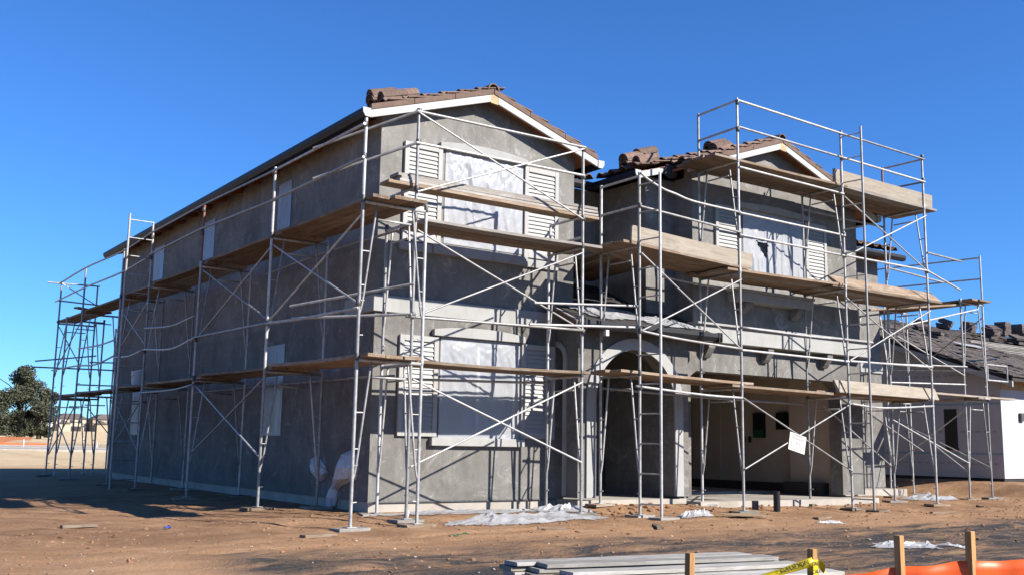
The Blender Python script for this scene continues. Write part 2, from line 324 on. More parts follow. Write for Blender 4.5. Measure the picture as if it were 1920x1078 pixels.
# ------------------------------------------------------------------ ground
def near0(x, y): return sstep(24, 12, np.abs(x-4))*sstep(18, 8, np.abs(y+2))*(.3+.7*sstep(.35, .6, vnoise(x*.35, y*.1, 31)))
def ground_h(x, y):
    x = np.asarray(x, float); y = np.asarray(y, float)
    h = .06*sstep(-1.9, -.5, y)*sstep(-2.5, -.6, x)
    h = h + .07*sstep(-1.25, -.7, y)*sstep(3.0, 3.7, x)*sstep(6.2, 5.4, x)
    h = h - .075*np.clip(-4.5-y, 0, 9)
    h = h + .28*sstep(16.2, 17.8, x)*sstep(-6, 0, y)
    h = h - .05*sstep(13, 15, x)*sstep(17.5, 16, x)
    h = h + .25*sstep(30, 70, y) + 1.1*sstep(118, 190, y) + 2.2*sstep(150, 420, y)
    near = sstep(30, 12, np.abs(x-4))*sstep(24, 8, np.abs(y+2))
    keep = 1-sstep(-.3, .1, x)*sstep(15.0, 14.5, x)*sstep(-.35, .1, y)*sstep(14.6, 14.2, y)
    for (y0, k, ph) in ((-2.75,.05,0.), (-3.35,.05,.2), (-4.5,-.03,1.), (-5.05,-.03,1.2)):
        d = y-(y0+k*x+.12*np.sin(x*.55+ph)); h = h-.026*np.exp(-(d/.10)**2)*(.75+.25*np.sign(np.sin(x*38+d*30)))*near0(x,y)+.010*np.exp(-((np.abs(d)-.17)/.06)**2)*near0(x,y)
    n = fbm(x*.8, y*.8, 4, 3)*.08 + fbm(x*4, y*4, 4, 9)*.035 + np.abs(fbm(x*11, y*11, 3, 21))*.034*(.3+1.3*vnoise(x*.6, y*.6, 41))
    return h + n*near*keep
def gh(x, y): return float(ground_h(x, y))
def axis(c0, c1, d, far, g=1.13):
    a = list(np.arange(c0, c1, d)); s = d; v = c1
    while v < far[1]: a.append(v); s *= g; v += s
    a.append(far[1]); s = d; v = c0-d; lo = []
    while v > far[0]: lo.append(v); s *= g; v -= s
    lo.append(far[0]); return np.array(lo[::-1]+a)
gx = axis(-7, 18, .085, (-1500, 1500)); gy = axis(-9, 2, .075, (-120, 2200))
GX, GY = np.meshgrid(gx, gy); GZ = ground_h(GX, GY); nx, ny = len(gx), len(gy)
me = bpy.data.meshes.new('ground'); me.vertices.add(nx*ny); me.vertices.foreach_set('co', np.stack([GX, GY, GZ], -1).ravel())
i, j = np.meshgrid(np.arange(nx-1), np.arange(ny-1)); q = (j*nx+i).ravel(); quads = np.stack([q, q+1, q+1+nx, q+nx], -1).ravel()
me.loops.add(len(quads)); me.loops.foreach_set('vertex_index', quads); me.polygons.add(len(q)); me.polygons.foreach_set('loop_start', np.arange(0, len(quads), 4))
me.update(calc_edges=True); me.polygons.foreach_set('use_smooth', np.ones(len(q), bool))
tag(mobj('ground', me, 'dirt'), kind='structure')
def scatter(name, n, region, smin, smax, mat, label, cat):
    ico = bmesh.new(); bmesh.ops.create_icosphere(ico, subdivisions=1, radius=1); bv = np.array([v.co for v in ico.verts]); bf = [[v.index for v in f.verts] for f in ico.faces]; ico.free()
    V = []; Fc = []; k = 0
    while k < n:
        x = rng.uniform(region[0], region[1]); y = rng.uniform(region[2], region[3])
        if -.1 < x < 14.6 and y > -.15: continue
        if vnoise(np.array(x*.9), np.array(y*1.4), 77) < rng.uniform(.1, .85): continue
        s = smin+(smax-smin)*rng.rand()**3.2; p = bv*(1+.35*rng.randn(len(bv), 1).clip(-1, 1))*np.array([s*rng.uniform(.8, 1.5), s*rng.uniform(.8, 1.4), s*rng.uniform(.5, .9)])
        a = rng.rand()*6.28; c, sn = math.cos(a), math.sin(a); p = p @ np.array([[c, sn, 0], [-sn, c, 0], [0, 0, 1]]); p += [x, y, gh(x, y)+s*.15]
        b = len(V)*len(bv); V.append(p); Fc += [[q+b for q in f] for f in bf]; k += 1
    me = bpy.data.meshes.new(name); me.from_pydata(np.concatenate(V).tolist(), [], Fc)
    return tag(mobj(name, me, mat), label, cat, kind='stuff')
scatter('dirt_clods', 2400, (-6, 17, -6.5, .0), .004, .026, 'clod', 'small dry clods of brown dirt scattered over the lot', 'dirt')
scatter('pebbles', 1300, (-6, 12, -7.5, -1.5), .004, .013, 'pebble', 'pale pebbles scattered over the dirt in front', 'pebbles')
scatter('rubble', 170, (3, 11, -1.2, -.55), .015, .05, 'clod', 'rough clods heaped along the garage slab edge', 'rubble')

# ------------------------------------------------------------------ the house
house = empty('house', (0, 0, 0), 'two-storey house under construction with bare grey stucco walls and tile roof', 'house')
def panel(mb, mp, u0, u1, v0, v1, ops, t):
    us = sorted({u0, u1, *[a for o in ops for a in o[:2] if u0 < a < u1]}); vs = sorted({v0, v1, *[a for o in ops for a in o[2:] if v0 < a < v1]})
    solid = lambda i, j: 0 <= i < len(us)-1 and 0 <= j < len(vs)-1 and not any(o[0] <= (us[i]+us[i+1])/2 <= o[1] and o[2] <= (vs[j]+vs[j+1])/2 <= o[3] for o in ops)
    for i in range(len(us)-1):
        for j in range(len(vs)-1):
            if not solid(i, j): continue
            a, b, c, d = us[i], us[i+1], vs[j], vs[j+1]
            for dep in (0, t): mb.add([mp(a,c,dep), mp(b,c,dep), mp(b,d,dep), mp(a,d,dep)], [(0,1,2,3)])
            for (di, dj, p, q) in ((-1,0,(a,c),(a,d)), (1,0,(b,c),(b,d)), (0,-1,(a,c),(b,c)), (0,1,(a,d),(b,d))):
                if not solid(i+di, j+dj): mb.add([mp(*p,0), mp(*q,0), mp(*q,t), mp(*p,t)], [(0,1,2,3)])
    return mb
def wall_y(y, x0, x1, z0, z1, ops=(), t=.2, mat='stucco', name='wall'): return panel(MB(), lambda u,v,d:(u,y+d,v), x0, x1, z0, z1, ops, t).build(name, mat, house)
def wall_x(x, y0, y1, z0, z1, ops=(), t=.2, mat='stucco', name='wall'): return panel(MB(), lambda u,v,d:(x+d,u,v), y0, y1, z0, z1, ops, t).build(name, mat, house)
PA, PB = .325, .335
zA = lambda x: 5.68+PA*(min(x, 3.59-x)+.31)         # underside of the roof deck over the left gable
AX = 1.795
# left gable front
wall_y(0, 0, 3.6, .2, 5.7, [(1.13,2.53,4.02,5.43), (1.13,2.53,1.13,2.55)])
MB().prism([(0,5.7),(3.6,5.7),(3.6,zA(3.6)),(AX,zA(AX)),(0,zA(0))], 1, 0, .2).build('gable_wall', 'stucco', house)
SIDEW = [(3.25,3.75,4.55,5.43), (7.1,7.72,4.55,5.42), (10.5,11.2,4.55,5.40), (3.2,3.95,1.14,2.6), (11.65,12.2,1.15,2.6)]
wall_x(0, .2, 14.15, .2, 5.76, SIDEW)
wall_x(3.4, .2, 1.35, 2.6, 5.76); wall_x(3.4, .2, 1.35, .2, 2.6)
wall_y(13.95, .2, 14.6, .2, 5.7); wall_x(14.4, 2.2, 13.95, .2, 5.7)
box('foundation', (.02,.02,-.4), (3.58,13.9,.2), 'concrete', house); box('foundation', (3.58,1.4,-.4), (14.55,13.9,.19), 'concrete', house)
box('weep_screed', (-.012,-.012,.188), (3.27,.0,.206), 'pipedark', house)
# upper part of the right wing
B0, B1x, BY = 5.88, 10.46, -.45; BC = (B0+B1x)/2
BA = 8.0; EB0, EB1 = B0-.33, B1x+.33; BL0, BR0, BTOP = 5.825, 5.685, 6.685
PBL = (BTOP-BL0)/(BA-EB0); PBR = (BTOP-BR0)/(EB1-BA)
zB = lambda x: (BL0+PBL*(x-EB0) if x < BA else BR0+PBR*(EB1-x))-.045
BW = (7.18,8.80,4.10,5.32)
wall_y(BY, B0, B1x, 3.0, 5.7, [BW]); MB().prism([(B0,5.7),(B1x,5.7),(B1x,zB(B1x)),(BA,zB(BA)),(B0,zB(B0))], 1, BY, BY+.2).build('gable_wall', 'stucco', house)
wall_x(B0, BY+.2, 0, 2.6, 5.74); wall_y(0, 5.2, B0, 2.7, 5.72); wall_x(5.2, .2, 1.35, 2.7, 5.66); wall_y(1.35, 3.6, 5.4, .2, 5.68, [(4.1,5.0,.2,2.35)])
wall_x(B1x-.2, BY+.2, 2.0, .2, 5.72); wall_y(2.0, B1x, 14.6, .2, 5.68, [(11.9,12.55,.2,2.3), (12.9,13.6,4.2,5.2)])
# garage front with chamfered opening
GX0, GX1, GZ1 = 5.80, 9.80, 2.33
mb = MB(); y0 = BY; t = .28
mb.prism([(5.632,.2),(GX0,.2),(GX0,2.24),(GX0+.14,GZ1),(GX0+.14,3.0),(5.632,3.0)], 1, y0, y0+t); mb.prism([(GX0+.14,GZ1),(GX1-.2,GZ1),(GX1-.2,3.0),(GX0+.14,3.0)], 1, y0, y0+t)
mb.prism([(GX1-.2,GZ1),(GX1,2.22),(GX1,.2),(B1x,.2),(B1x,3.0),(GX1-.2,3.0)], 1, y0, y0+t); mb.build('garage_wall', 'stucco', house)
# porch front wall with round arch
PX0, PX1, PY = 3.27, 5.63, -.56; AC, AR, ASZ = 4.45, .84, 1.73
def arch_wall(mb, c, r, zs, x0, x1, z0, z1, y0, y1, n=28):
    mb.box((x0,y0,z0), (c-r,y1,z1)); mb.box((c+r,y0,z0), (x1,y1,z1))
    for i in range(n):
        a, b = math.pi*i/n, math.pi*(i+1)/n
        mb.prism([(c-r*math.cos(a), zs+r*math.sin(a)), (c-r*math.cos(b), zs+r*math.sin(b)), (c-r*math.cos(b), z1), (c-r*math.cos(a), z1)], 1, y0, y1)
    return mb
arch_wall(MB(), AC, AR, ASZ, PX0, PX1, .235, 2.86, PY, PY+.24).build('porch_wall', 'stucco', house)
def arch_ring(c, r0, r1, zs, z0, y0, y1, n=28):
    mb = MB()
    for s in (-1, 1): mb.box((min(c+s*r0, c+s*r1), y0, z0), (max(c+s*r0, c+s*r1), y1, zs))
    for i in range(n):
        a, b = math.pi*i/n, math.pi*(i+1)/n
        mb.prism([(c-r0*math.cos(a), zs+r0*math.sin(a)), (c-r1*math.cos(a), zs+r1*math.sin(a)), (c-r1*math.cos(b), zs+r1*math.sin(b)), (c-r0*math.cos(b), zs+r0*math.sin(b))], 1, y0, y1)
    return mb
arch_ring(AC, AR+.005, AR+.19, ASZ, .24, PY-.035, PY-.001).build('arch_trim', 'trim', house)
# side of the porch with a half-hidden arch towards the lawn
mb = MB(); mb.box((PX0,PY+.24,.235), (PX0+.2,-.20,2.86))
for i in range(8):
    a, b = math.pi/2*i/8, math.pi/2*(i+1)/8; r = .2
    mb.prism([(-r*math.cos(a), 2.38+r*math.sin(a)), (-r*math.cos(b), 2.38+r*math.sin(b)), (-r*math.cos(b), 2.86), (-r*math.cos(a), 2.86)], 0, PX0, PX0+.2)
mb.build('porch_side_wall', 'stucco', house)
mb = MB(); mb.box((PX0-.03,-.29,.26), (PX0-.001,-.205,2.38))
for i in range(10):
    a, b = math.pi/2*i/10, math.pi/2*(i+1)/10
    mb.prism([(-.205*math.cos(a), 2.38+.205*math.sin(a)), (-.29*math.cos(a), 2.38+.29*math.sin(a)), (-.29*math.cos(b), 2.38+.29*math.sin(b)), (-.205*math.cos(b), 2.38+.205*math.sin(b))], 0, PX0-.03, PX0-.001)
mb.build('arch_trim', 'trim', house)
wall_x(5.43, PY+.24, 1.35, .2, 2.86); box('porch_ceiling', (3.47,PY+.24,2.80), (5.43,1.35,2.85), 'stucco', house); box('porch_slab', (PX0+.03,PY+.03,-.3), (5.6,1.5,.2), 'concrete', house)
box('doorway_shade', (4.1,1.40,.2), (5.0,1.45,2.35), 'dark', house)  # dark panel, its colour stands in for the shade inside the open doorway
# garage room
box('garage_floor', (5.66,BY-.35,-.3), (10.4,5.6,.155), 'concrete', house)
wall_y(5.5, 5.63, 10.26, .15, 2.65, (), .1, 'drywall', 'garage_back_wall'); wall_x(5.634, BY+.29, 5.5, .15, 2.65, (), .05, 'drywall', 'garage_side_wall'); wall_x(10.2, BY+.29, 5.5, .15, 2.65, (), .05, 'drywall', 'garage_side_wall')
box('garage_ceiling', (5.63,BY+.29,2.66), (10.26,5.6,2.72), 'drywall', house); box('wall_return', (9.98,BY+.29,.155), (10.199,.95,2.655), 'drywall', house)
box('stem_curb', (9.72,.02,.156), (9.979,.93,.40), 'dark', house); box('stem_curb', (10.08,.96,.156), (10.199,5.49,.36), 'dark', house)
p = box('electrical_panel', (10.12,1.76,1.27), (10.199,2.04,1.79), 'black', house); box('panel_base', (10.105,1.77,1.27), (10.119,2.03,1.44), 'green', p)
box('electrical_panel', (10.12,1.14,1.44), (10.199,1.42,1.79), 'black', house)
box('interior_door', (10.165,3.02,.36), (10.199,3.88,2.25), 'drywall', house)
for y in (2.16, 2.32): box('outlet', (10.17,y,1.17), (10.199,y+.06,1.30), 'black', house)
# second floor so upper rooms stay dark
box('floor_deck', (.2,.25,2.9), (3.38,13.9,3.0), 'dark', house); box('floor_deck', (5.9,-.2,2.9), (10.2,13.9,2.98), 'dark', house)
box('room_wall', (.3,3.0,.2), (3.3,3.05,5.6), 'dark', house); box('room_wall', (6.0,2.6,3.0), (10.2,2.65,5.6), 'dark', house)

# trim
def sheetbox(name, a, b, mat='trim', bev=.006, parent=None): return box(name, a, b, mat, parent or house, bev)
mb = MB(); mb.prism([(-.045,-.045),(3.6,-.045),(3.6,-.002),(-.002,-.002),(-.002,.9),(-.045,.9)], 2, 2.87, 3.11); mb.build('belly_band', 'trim', house, .005)
sheetbox('trim_band', (5.70,BY-.24,2.82), (B1x+.0,BY-.001,3.10)); sheetbox('band_soffit', (5.70,BY-.30,3.101), (B1x+.02,BY-.001,3.14))
sheetbox('belly_band', (B1x+.001,1.955,2.86), (14.6,1.999,3.10))
sheetbox('pot_shelf', (6.72,BY-.26,3.60), (8.72,BY-.001,3.76)); sheetbox('shelf_lip', (6.68,BY-.30,3.761), (8.76,BY-.001,3.81))
def corbel(x, z, d=.22, h=.2, w=.17):
    o = MB().prism([(BY-.001,z),(BY-d,z),(BY-d,z-h*.35),(BY-d*.55,z-h*.8),(BY-d*.3,z-h),(BY-.001,z-h)], 0, x, x+w).build('corbel', 'stucco', house, .008); return o
for x in (6.98, 8.36): corbel(x, 3.599)
for x in (6.05, 7.55, 9.2): corbel(x, 2.819, .20, .26, .16)
def arch_head(name, x0, x1, z0, z1, rise, y0, y1):
    n = 14; top = [(x0+(x1-x0)*i/n, z1+rise*(1-(2*i/n-1)**2)) for i in range(n+1)]
    return MB().prism([(x0,z0),(x1,z0)]+top[::-1], 1, y0, y1).build(name, 'trim', house, .004)
arch_head('window_head', .97, 2.60, 5.435, 5.52, .06, -.085, -.001); arch_head('window_head', .95, 2.60, 2.59, 2.685, .06, -.085, -.001)
sheetbox('window_sill', (.90,-.09,3.80), (2.62,-.001,3.95)); sheetbox('window_sill', (.95,-.09,.99), (2.61,-.001,1.11))
sheetbox('sill_apron', (.34,-.05,3.80), (.899,-.001,3.93)); sheetbox('sill_apron', (2.621,-.05,3.80), (3.27,-.001,3.93))
arch_head('window_head', 6.95, 9.0, 5.335, 5.42, .05, BY-.085, BY-.001)
_slat = {}
def shutter(x0, x1, z0, z1, y):
    s = .075; mb = MB(); yb, yf = y-.001, y-.05
    mb.box((x0,yf,z0), (x0+s,yb,z1)); mb.box((x1-s,yf,z0), (x1,yb,z1)); mb.box((x0+s,yf,z1-s*1.1), (x1-s,yb,z1)); mb.box((x0+s,yf,z0), (x1-s,yb,z0+s*1.3)); mb.box((x0+s,yb-.012,z0+s*1.3), (x1-s,yb,z1-s*1.1))
    o = mb.build('shutter', 'shutter', house, .003); n = round((z1-z0-.18)/.066); h = (z1-s*1.1-z0-s*1.3)/n; w = x1-x0-2*s
    k = round(w, 3)
    if k not in _slat: _slat[k] = mesh('slat', [(0,-.026,-.036),(w,-.026,-.036),(w,-.018,-.038),(0,-.018,-.038),(0,-.004,.030),(w,-.004,.030),(w,.004,.026),(0,.004,.026)], BOXF)
    for i in range(n): mobj('slat', _slat[k], 'shutter', o, Matrix.Translation((x0+s, y-.016, z0+s*1.3+(i+.5)*h)))
for a in ((.38,1.03,3.95,5.44,0), (2.57,3.25,3.95,5.43,0), (.40,1.05,1.12,2.57,0), (2.56,3.21,1.12,2.58,0), (6.42,7.05,4.0,5.32,BY), (8.85,9.47,4.0,5.32,BY)): shutter(*a)
def film_grid(nu, nv, f): 
    vs = [f(i/nu, j/nv) for j in range(nv+1) for i in range(nu+1)]; fs = [(j*(nu+1)+i, j*(nu+1)+i+1, (j+1)*(nu+1)+i+1, (j+1)*(nu+1)+i) for j in range(nv) for i in range(nu)]; return vs, fs
def wrinkle(u, v, sd, amp):
    g = 0
    for (cx, cy) in ((0,1), (1,1), (.3,1), (.75,1)):
        an = math.atan2(v-cy, u-cx); d = math.hypot(u-cx, v-cy); g += abs(math.sin(an*11+sd*3+cx*7+1.2*math.sin(d*4+sd)))**2*math.exp(-d*2.0)
    return amp*1.5*(g*.16+1.5*abs(float(fbm(np.array(u*8+1.6*v+sd), np.array(v*1.1+sd*2), 3, 5)))+.5*abs(float(fbm(np.array(u*15-5*v+sd), np.array(v*4+sd), 2, 15))))
def window(mp, u0, u1, v0, v1, film='film', over=.03, muntin=True, hole=False, amp=.05, curtain=False):
    mb = MB(); b = .05
    def bar(a0, a1, c0, c1, d0, d1):
        vs = [mp(a, c, d) for d in (d0, d1) for (a, c) in ((a0,c0),(a1,c0),(a1,c1),(a0,c1))]; mb.add(vs, [(0,1,2,3),(7,6,5,4),(0,4,5,1),(1,5,6,2),(2,6,7,3),(3,7,4,0)])
    bar(u0,u0+b,v0,v1,.06,.12); bar(u1-b,u1,v0,v1,.06,.12); bar(u0+b,u1-b,v0,v0+b,.06,.12); bar(u0+b,u1-b,v1-b,v1,.06,.12)
    if muntin: m = (u0+u1)/2; bar(m-.025,m+.025,v0+b,v1-b,.07,.115)
    w = mb.build('window', 'vinyl', house)
    mobj('pane', mesh('pane', [mp(u0+b,v0+b,.095), mp(u1-b,v0+b,.095), mp(u1-b,v1-b,.095), mp(u0+b,v1-b,.095), mp(u0+b,v0+b,.103), mp(u1-b,v0+b,.103), mp(u1-b,v1-b,.103), mp(u0+b,v1-b,.103)], BOXF), 'glass', w)
    sd = random.uniform(0, 50); nu, nv = (70, 60)
    def f(a, c):
        d = (wrinkle(a, c, sd, amp) if not curtain else .035*math.sin(a*38+2*math.sin(c*3+sd)+4*a*a)*(1.15-c)+.02*math.sin(a*90+sd)*(1-c)+wrinkle(a,c,sd,amp*.6)); ed = min(1, 9*min(a,1-a), 9*min(1-c, 1 if curtain else c))
        return mp(u0-over+(u1-u0+2*over)*a, v0-over+(v1-v0+2*over)*c, -.012-abs(d)*ed*.7 + (0 if curtain else .01*ed))
    vs, fs = film_grid(nu, nv, f)
    if hole:
        def inside(i, j): u, v = (i+.5)/nu, (j+.5)/nv; return .30 < v < .56-.10*(u-.2) and abs(u-.31+(v-.5)*.25) < .10*max(0, (v-.30)/.24)
        fs = [q for k, q in enumerate(fs) if not inside(k % nu, k//nu)]
    o = mobj('plastic_film', mesh('plastic_film', vs, fs, True), film, w); return w
my = lambda y: (lambda u, v, d: (u, y+d, v)); mx = lambda x: (lambda u, v, d: (x+d, u, v))
window(my(0), 1.13, 2.53, 4.02, 5.43, amp=.06); window(my(0), 1.13, 2.53, 1.13, 2.55, 'filmthin', amp=.05)
window(my(BY), BW[0], BW[1], BW[2], BW[3], curtain=True, hole=True, amp=.05); window(my(2.0), 12.9, 13.6, 4.2, 5.2, muntin=False)
for s in SIDEW: window(mx(0), s[0], s[1], s[2], s[3], 'film' if s[2] > 3 else 'filmthin', muntin=False, amp=.03)
MB().box((11.9,2.05,.2), (12.55,2.1,2.3)).build('side_door', 'drywall', house)

# ------------------------------------------------------------------ roof
roof = MB(); 
def deck(mb, pts, t=.045):          # pts: 3D polygon (top), extruded downwards
    n = len(pts); vs = [tuple(p) for p in pts]+[(p[0],p[1],p[2]-t) for p in pts]; mb.add(vs, [tuple(range(n)), tuple(range(2*n-1,n-1,-1))]+[(i,(i+1)%n,n+(i+1)%n,n+i) for i in range(n)])
DA = -.215; EA = -.31; ZE = 5.725
rA = ZE+PA*(AX-EA); deck(roof, [(EA,DA,ZE),(AX,DA,rA),(AX,14.4,rA),(EA,14.4,ZE)]); deck(roof, [(3.9,DA,ZE),(AX,DA,rA),(AX,14.4,rA),(3.9,14.4,ZE)])
rB = BTOP; BC = BA; DB = BY-.22
deck(roof, [(EB0,DB,BL0),(BC,DB,rB),(BC,-.22,rB),(EB0,-.22,BL0)]); deck(roof, [(EB1,DB,BR0),(BC,DB,rB),(BC,7,rB),(EB1,2.0,BR0)])
P1 = (rB-5.70)/(BC-4.86); deck(roof, [(4.86,-.22,5.70),(BC,-.22,rB),(BC,7,rB),(4.86,1.0,5.70)])
deck(roof, [(3.905,1.0,5.70),(4.86,1.0,5.70),(6.5,8,7.5),(3.905,8,7.5)]); deck(roof, [(B1x+.34,1.6,5.70),(15.0,1.6,5.70),(10.5,8,7.5),(6.5,8,7.5)])
deck(roof, [(3.905,14.4,5.70),(15.0,14.4,5.70),(10.5,8,7.5),(3.905,8,7.5)]); deck(roof, [(15.0,1.6,5.70),(15.0,14.4,5.70),(10.5,8,7.5)])
roof_o = roof.build('roof', 'soffit', house)
mb = MB()
def felt(pts): deck(mb, [(p[0],p[1],p[2]+.010) for p in pts], .006)
felt([(3.95,1.0,5.70),(4.82,1.0,5.70),(6.5,8,7.5),(3.95,8,7.5)]); felt([(B1x+.4,1.6,5.70),(15.0,1.6,5.70),(10.5,8,7.5),(6.5,8,7.5)]); felt([(4.0,14.4,5.70),(15.0,14.4,5.70),(10.5,8,7.5),(4.0,8,7.5)]); felt([(15.0,1.6,5.70),(15.0,14.4,5.70),(10.5,8,7.5)])
mb.build('underlay', 'felt', house)
# fascia boards
def beam(name, p0, p1, h, y0, y1, mat, parent=house):     # sloping board in an xz plane, p = lower edge
    return MB().prism([p0, p1, (p1[0], p1[1]+h), (p0[0], p0[1]+h)], 1, y0, y1).build(name, mat, parent, .004)
FH = .115
def gable_trim(x0, x1, xc, z0, z1, zc, y):
    p = (zc-z0)/(xc-x0); pr_ = (zc-z1)/(x1-xc)
    beam('rake_fascia', (x0,z0), (xc-.05,zc-.05*p), FH, y-.04, y, 'fascia'); beam('rake_fascia', (x1,z1), (xc+.09,zc-.09*pr_), FH, y-.04, y, 'fascia')
    MB().prism([(xc-.049,zc-.05*p-.01),(xc+.089,zc-.09*pr_-.01),(xc+.089,zc-.09*pr_+FH),(xc,zc+FH),(xc-.049,zc-.05*p+FH)], 1, y-.036, y-.002).build('fascia_splice', 'osb', house)
    for s, xe, ze, pp in ((1, x0, z0, p), (-1, x1, z1, pr_)):
        run = abs(xc-xe); n = 3
        for k in range(n):
            a, b = xe+s*run*k/n, xe+s*run*(k+1)/n-s*.006; za, zb = ze+FH+.002+pp*abs(a-xe), ze+FH+.002+pp*abs(b-xe)
            beam('rake_trim', (a,za), (b,zb), .085, y-.05, y+.02, 'rakewood')
gable_trim(-.31, 3.9, AX, 5.60, 5.60, 5.60+PA*(AX+.31), -.215); gable_trim(EB0, EB1, BC, BL0-.125, BR0-.125, BTOP-.125, DB)
beam('rake_fascia', (4.86,5.575), (B0-.34,5.575+P1*(B0-.34-4.86)), FH, -.26, -.221, 'fascia')
def gutter(axis_, fixed, a, b, z, out, white_end=None):
    s = .125; prof = [(0,0),(.085*out,0),(.125*out,.06),(.125*out,.125),(.112*out,.125),(.112*out,.065),(.08*out,.012),(.012*out,.012),(.012*out,.125),(0,.125)]
    if axis_ == 'y': g = MB().prism([(fixed+u, z+v) for u, v in prof], 1, a, b)
    else: g = MB().prism([(fixed+u, z+v) for u, v in prof], 0, a, b)
    g = g.build('gutter', 'gutter', house)
    if white_end is not None:
        e = [(0,0),(.085*out,0),(.125*out,.06),(.13*out,.13),(0,.13)]
        MB().prism([(fixed+u, z+v) for u, v in e], 1 if axis_ == 'y' else 0, white_end-.012, white_end+.004).build('gutter_cap', 'fascia', g)
gutter('y', -.315, -.25, 14.35, 5.60, -1, -.255); gutter('y', 3.905, -.25, .9, 5.585, 1, -.255); gutter('y', 4.855, -.25, .95, 5.575, -1, -.255)
gutter('x', .995, 3.95, 4.72, 5.575, -1); gutter('x', 1.595, 10.9, 15.0, 5.565, -1); gutter('y', EB1+.005, DB-.04, 1.5, 5.56, 1, DB-.045)
for k in range(16):
    y = .3+k*.88; beam('rafter_tail', (-.30,5.585), (0,5.585+PA*.3), .085, y, y+.045, 'soffit')
# clay tiles
def tile_section(w=.31, n=9):
    top = []
    for k in range(n+1):
        u = k/n*w; top.append((w-u, .072*math.sin(math.pi*min(1, u/(.62*w)))**.8 if u < .62*w else .012*(u-.62*w)/(.38*w)))
    return top[::-1]
def tile_mesh(lg=.42, th=.016):
    sec = tile_section(); n = len(sec); vs = []
    for y in (0, lg):
        for (u, z) in sec: vs.append((u, y, z+th+.001))
        for (u, z) in sec: vs.append((u, y, z))
    fs = []
    for i in range(n-1):
        a = i; fs += [(a, a+1, 2*n+a+1, 2*n+a), (n+a+1, n+a, 3*n+a, 3*n+a+1), (a+1, a, n+a, n+a+1), (2*n+a, 2*n+a+1, 3*n+a+1, 3*n+a)]
    fs += [(0, 2*n, 3*n, n), (n-1, 2*n-1, 4*n-1, 3*n-1)]
    return vs, fs
TV, TF = tile_mesh(); TILE = mesh('tile', TV, TF)
def tile_field(org, across, up, ncol, nrow, nind, parent, pitchw=.30, pitchl=.345):
    across = Vector(across).normalized(); up = Vector(up).normalized(); nrm = across.cross(up)
    if nrm.z < 0: nrm = -nrm
    fl = across.cross(up).z < 0; bulk = MB(); Tn = np.array(TV)
    for c in range(ncol):
        for rw in range(nrow):
            tl = math.radians(6.0)+random.uniform(-.012,.012); u2 = (math.cos(tl)*up-math.sin(tl)*nrm).normalized(); n2 = across.cross(u2); n2 = -n2 if fl else n2
            o = Vector(org)+across*(c*pitchw+random.uniform(-.008,.008))+up*(rw*pitchl+.07)+nrm*.095
            R = Matrix((across, u2, n2)).transposed().to_4x4(); R.translation = o
            if c < nind: mobj('tile', TILE, 'tile', parent, R)
            else: bulk.add([tuple(R @ Vector(v)) for v in TV], TF)
    if bulk.v:
        me = bpy.data.meshes.new('tile_courses'); me.from_pydata(bulk.v, [], bulk.f); tag(mobj('tile_courses', me, 'tile', parent), kind='stuff')
ca = math.cos(math.atan(PA)); sa = math.sin(math.atan(PA)); cb = math.cos(math.atan(PBL)); sb = math.sin(math.atan(PBL)); cr = math.cos(math.atan(PBR)); sr = math.sin(math.atan(PBR)); c1 = math.cos(math.atan(P1)); s1 = math.sin(math.atan(P1))
tile_field((EA+.26*ca,DA-.03,ZE+.26*sa), (0,1,0), (ca,0,sa), 47, 6, 4, roof_o); tile_field((3.9,DA-.03,ZE), (0,1,0), (-ca,0,sa), 47, 6, 4, roof_o)
tile_field((EB0,DB-.03,BL0), (0,1,0), (cb,0,sb), 2, 7, 2, roof_o); tile_field((EB1,DB-.03,BR0), (0,1,0), (-cr,0,sr), 8, 8, 4, roof_o)
tile_field((4.84,-.25,5.70), (0,1,0), (c1,0,s1), 4, 8, 4, roof_o); tile_field((3.95,.97,5.70), (1,0,0), (0,.968,.249), 3, 3, 3, roof_o)
tile_field((10.95,1.56,5.70), (1,0,0), (0,.962,.27), 13, 2, 13, roof_o)
def ridge_tile_mesh(r=.105, lg=.42, n=10, th=.016):
    vs = []; fs = []
    for y in (0, lg):
        for k in range(n+1): a = math.pi*k/n; vs.append((-r*math.cos(a)*(1-.04*y), y, r*math.sin(a)))
        for k in range(n+1): a = math.pi*k/n; vs.append((-(r-th)*math.cos(a)*(1-.04*y), y, (r-th)*math.sin(a)))
    m = n+1
    for k in range(n): fs += [(k,k+1,2*m+k+1,2*m+k), (m+k+1,m+k,3*m+k,3*m+k+1), (k+1,k,m+k,m+k+1), (2*m+k,2*m+k+1,3*m+k+1,3*m+k)]
    fs += [(0,2*m,3*m,m), (n,m+n,3*m+n,2*m+n)]
    return mesh('ridge_tile', vs, fs, False)
RT = ridge_tile_mesh()
def slopez(x, p, e, z): return z+p*(x-e)+.09
def tile_stack(x, y, zb, ang, n, label, tilt=0, s=1.0):
    e = empty('tile_stack', (x,y,zb), label, 'roof tiles', 'tile stacks left on the roof')
    for k in range(n):
        R = Matrix.Translation((x,y,zb)) @ Matrix.Rotation(ang, 4, 'Z') @ Matrix.Rotation(tilt, 4, 'X') @ Matrix.Translation((random.uniform(-.01,.01), random.uniform(-.02,.02), .002+k*.034)) @ Matrix.Rotation(random.uniform(-.05,.05), 4, 'Z') @ Matrix.Diagonal((s,1,s,1))
        mobj('tile', RT, 'tile', e, R)
px = math.atan(PA)
for k in range(2): pass
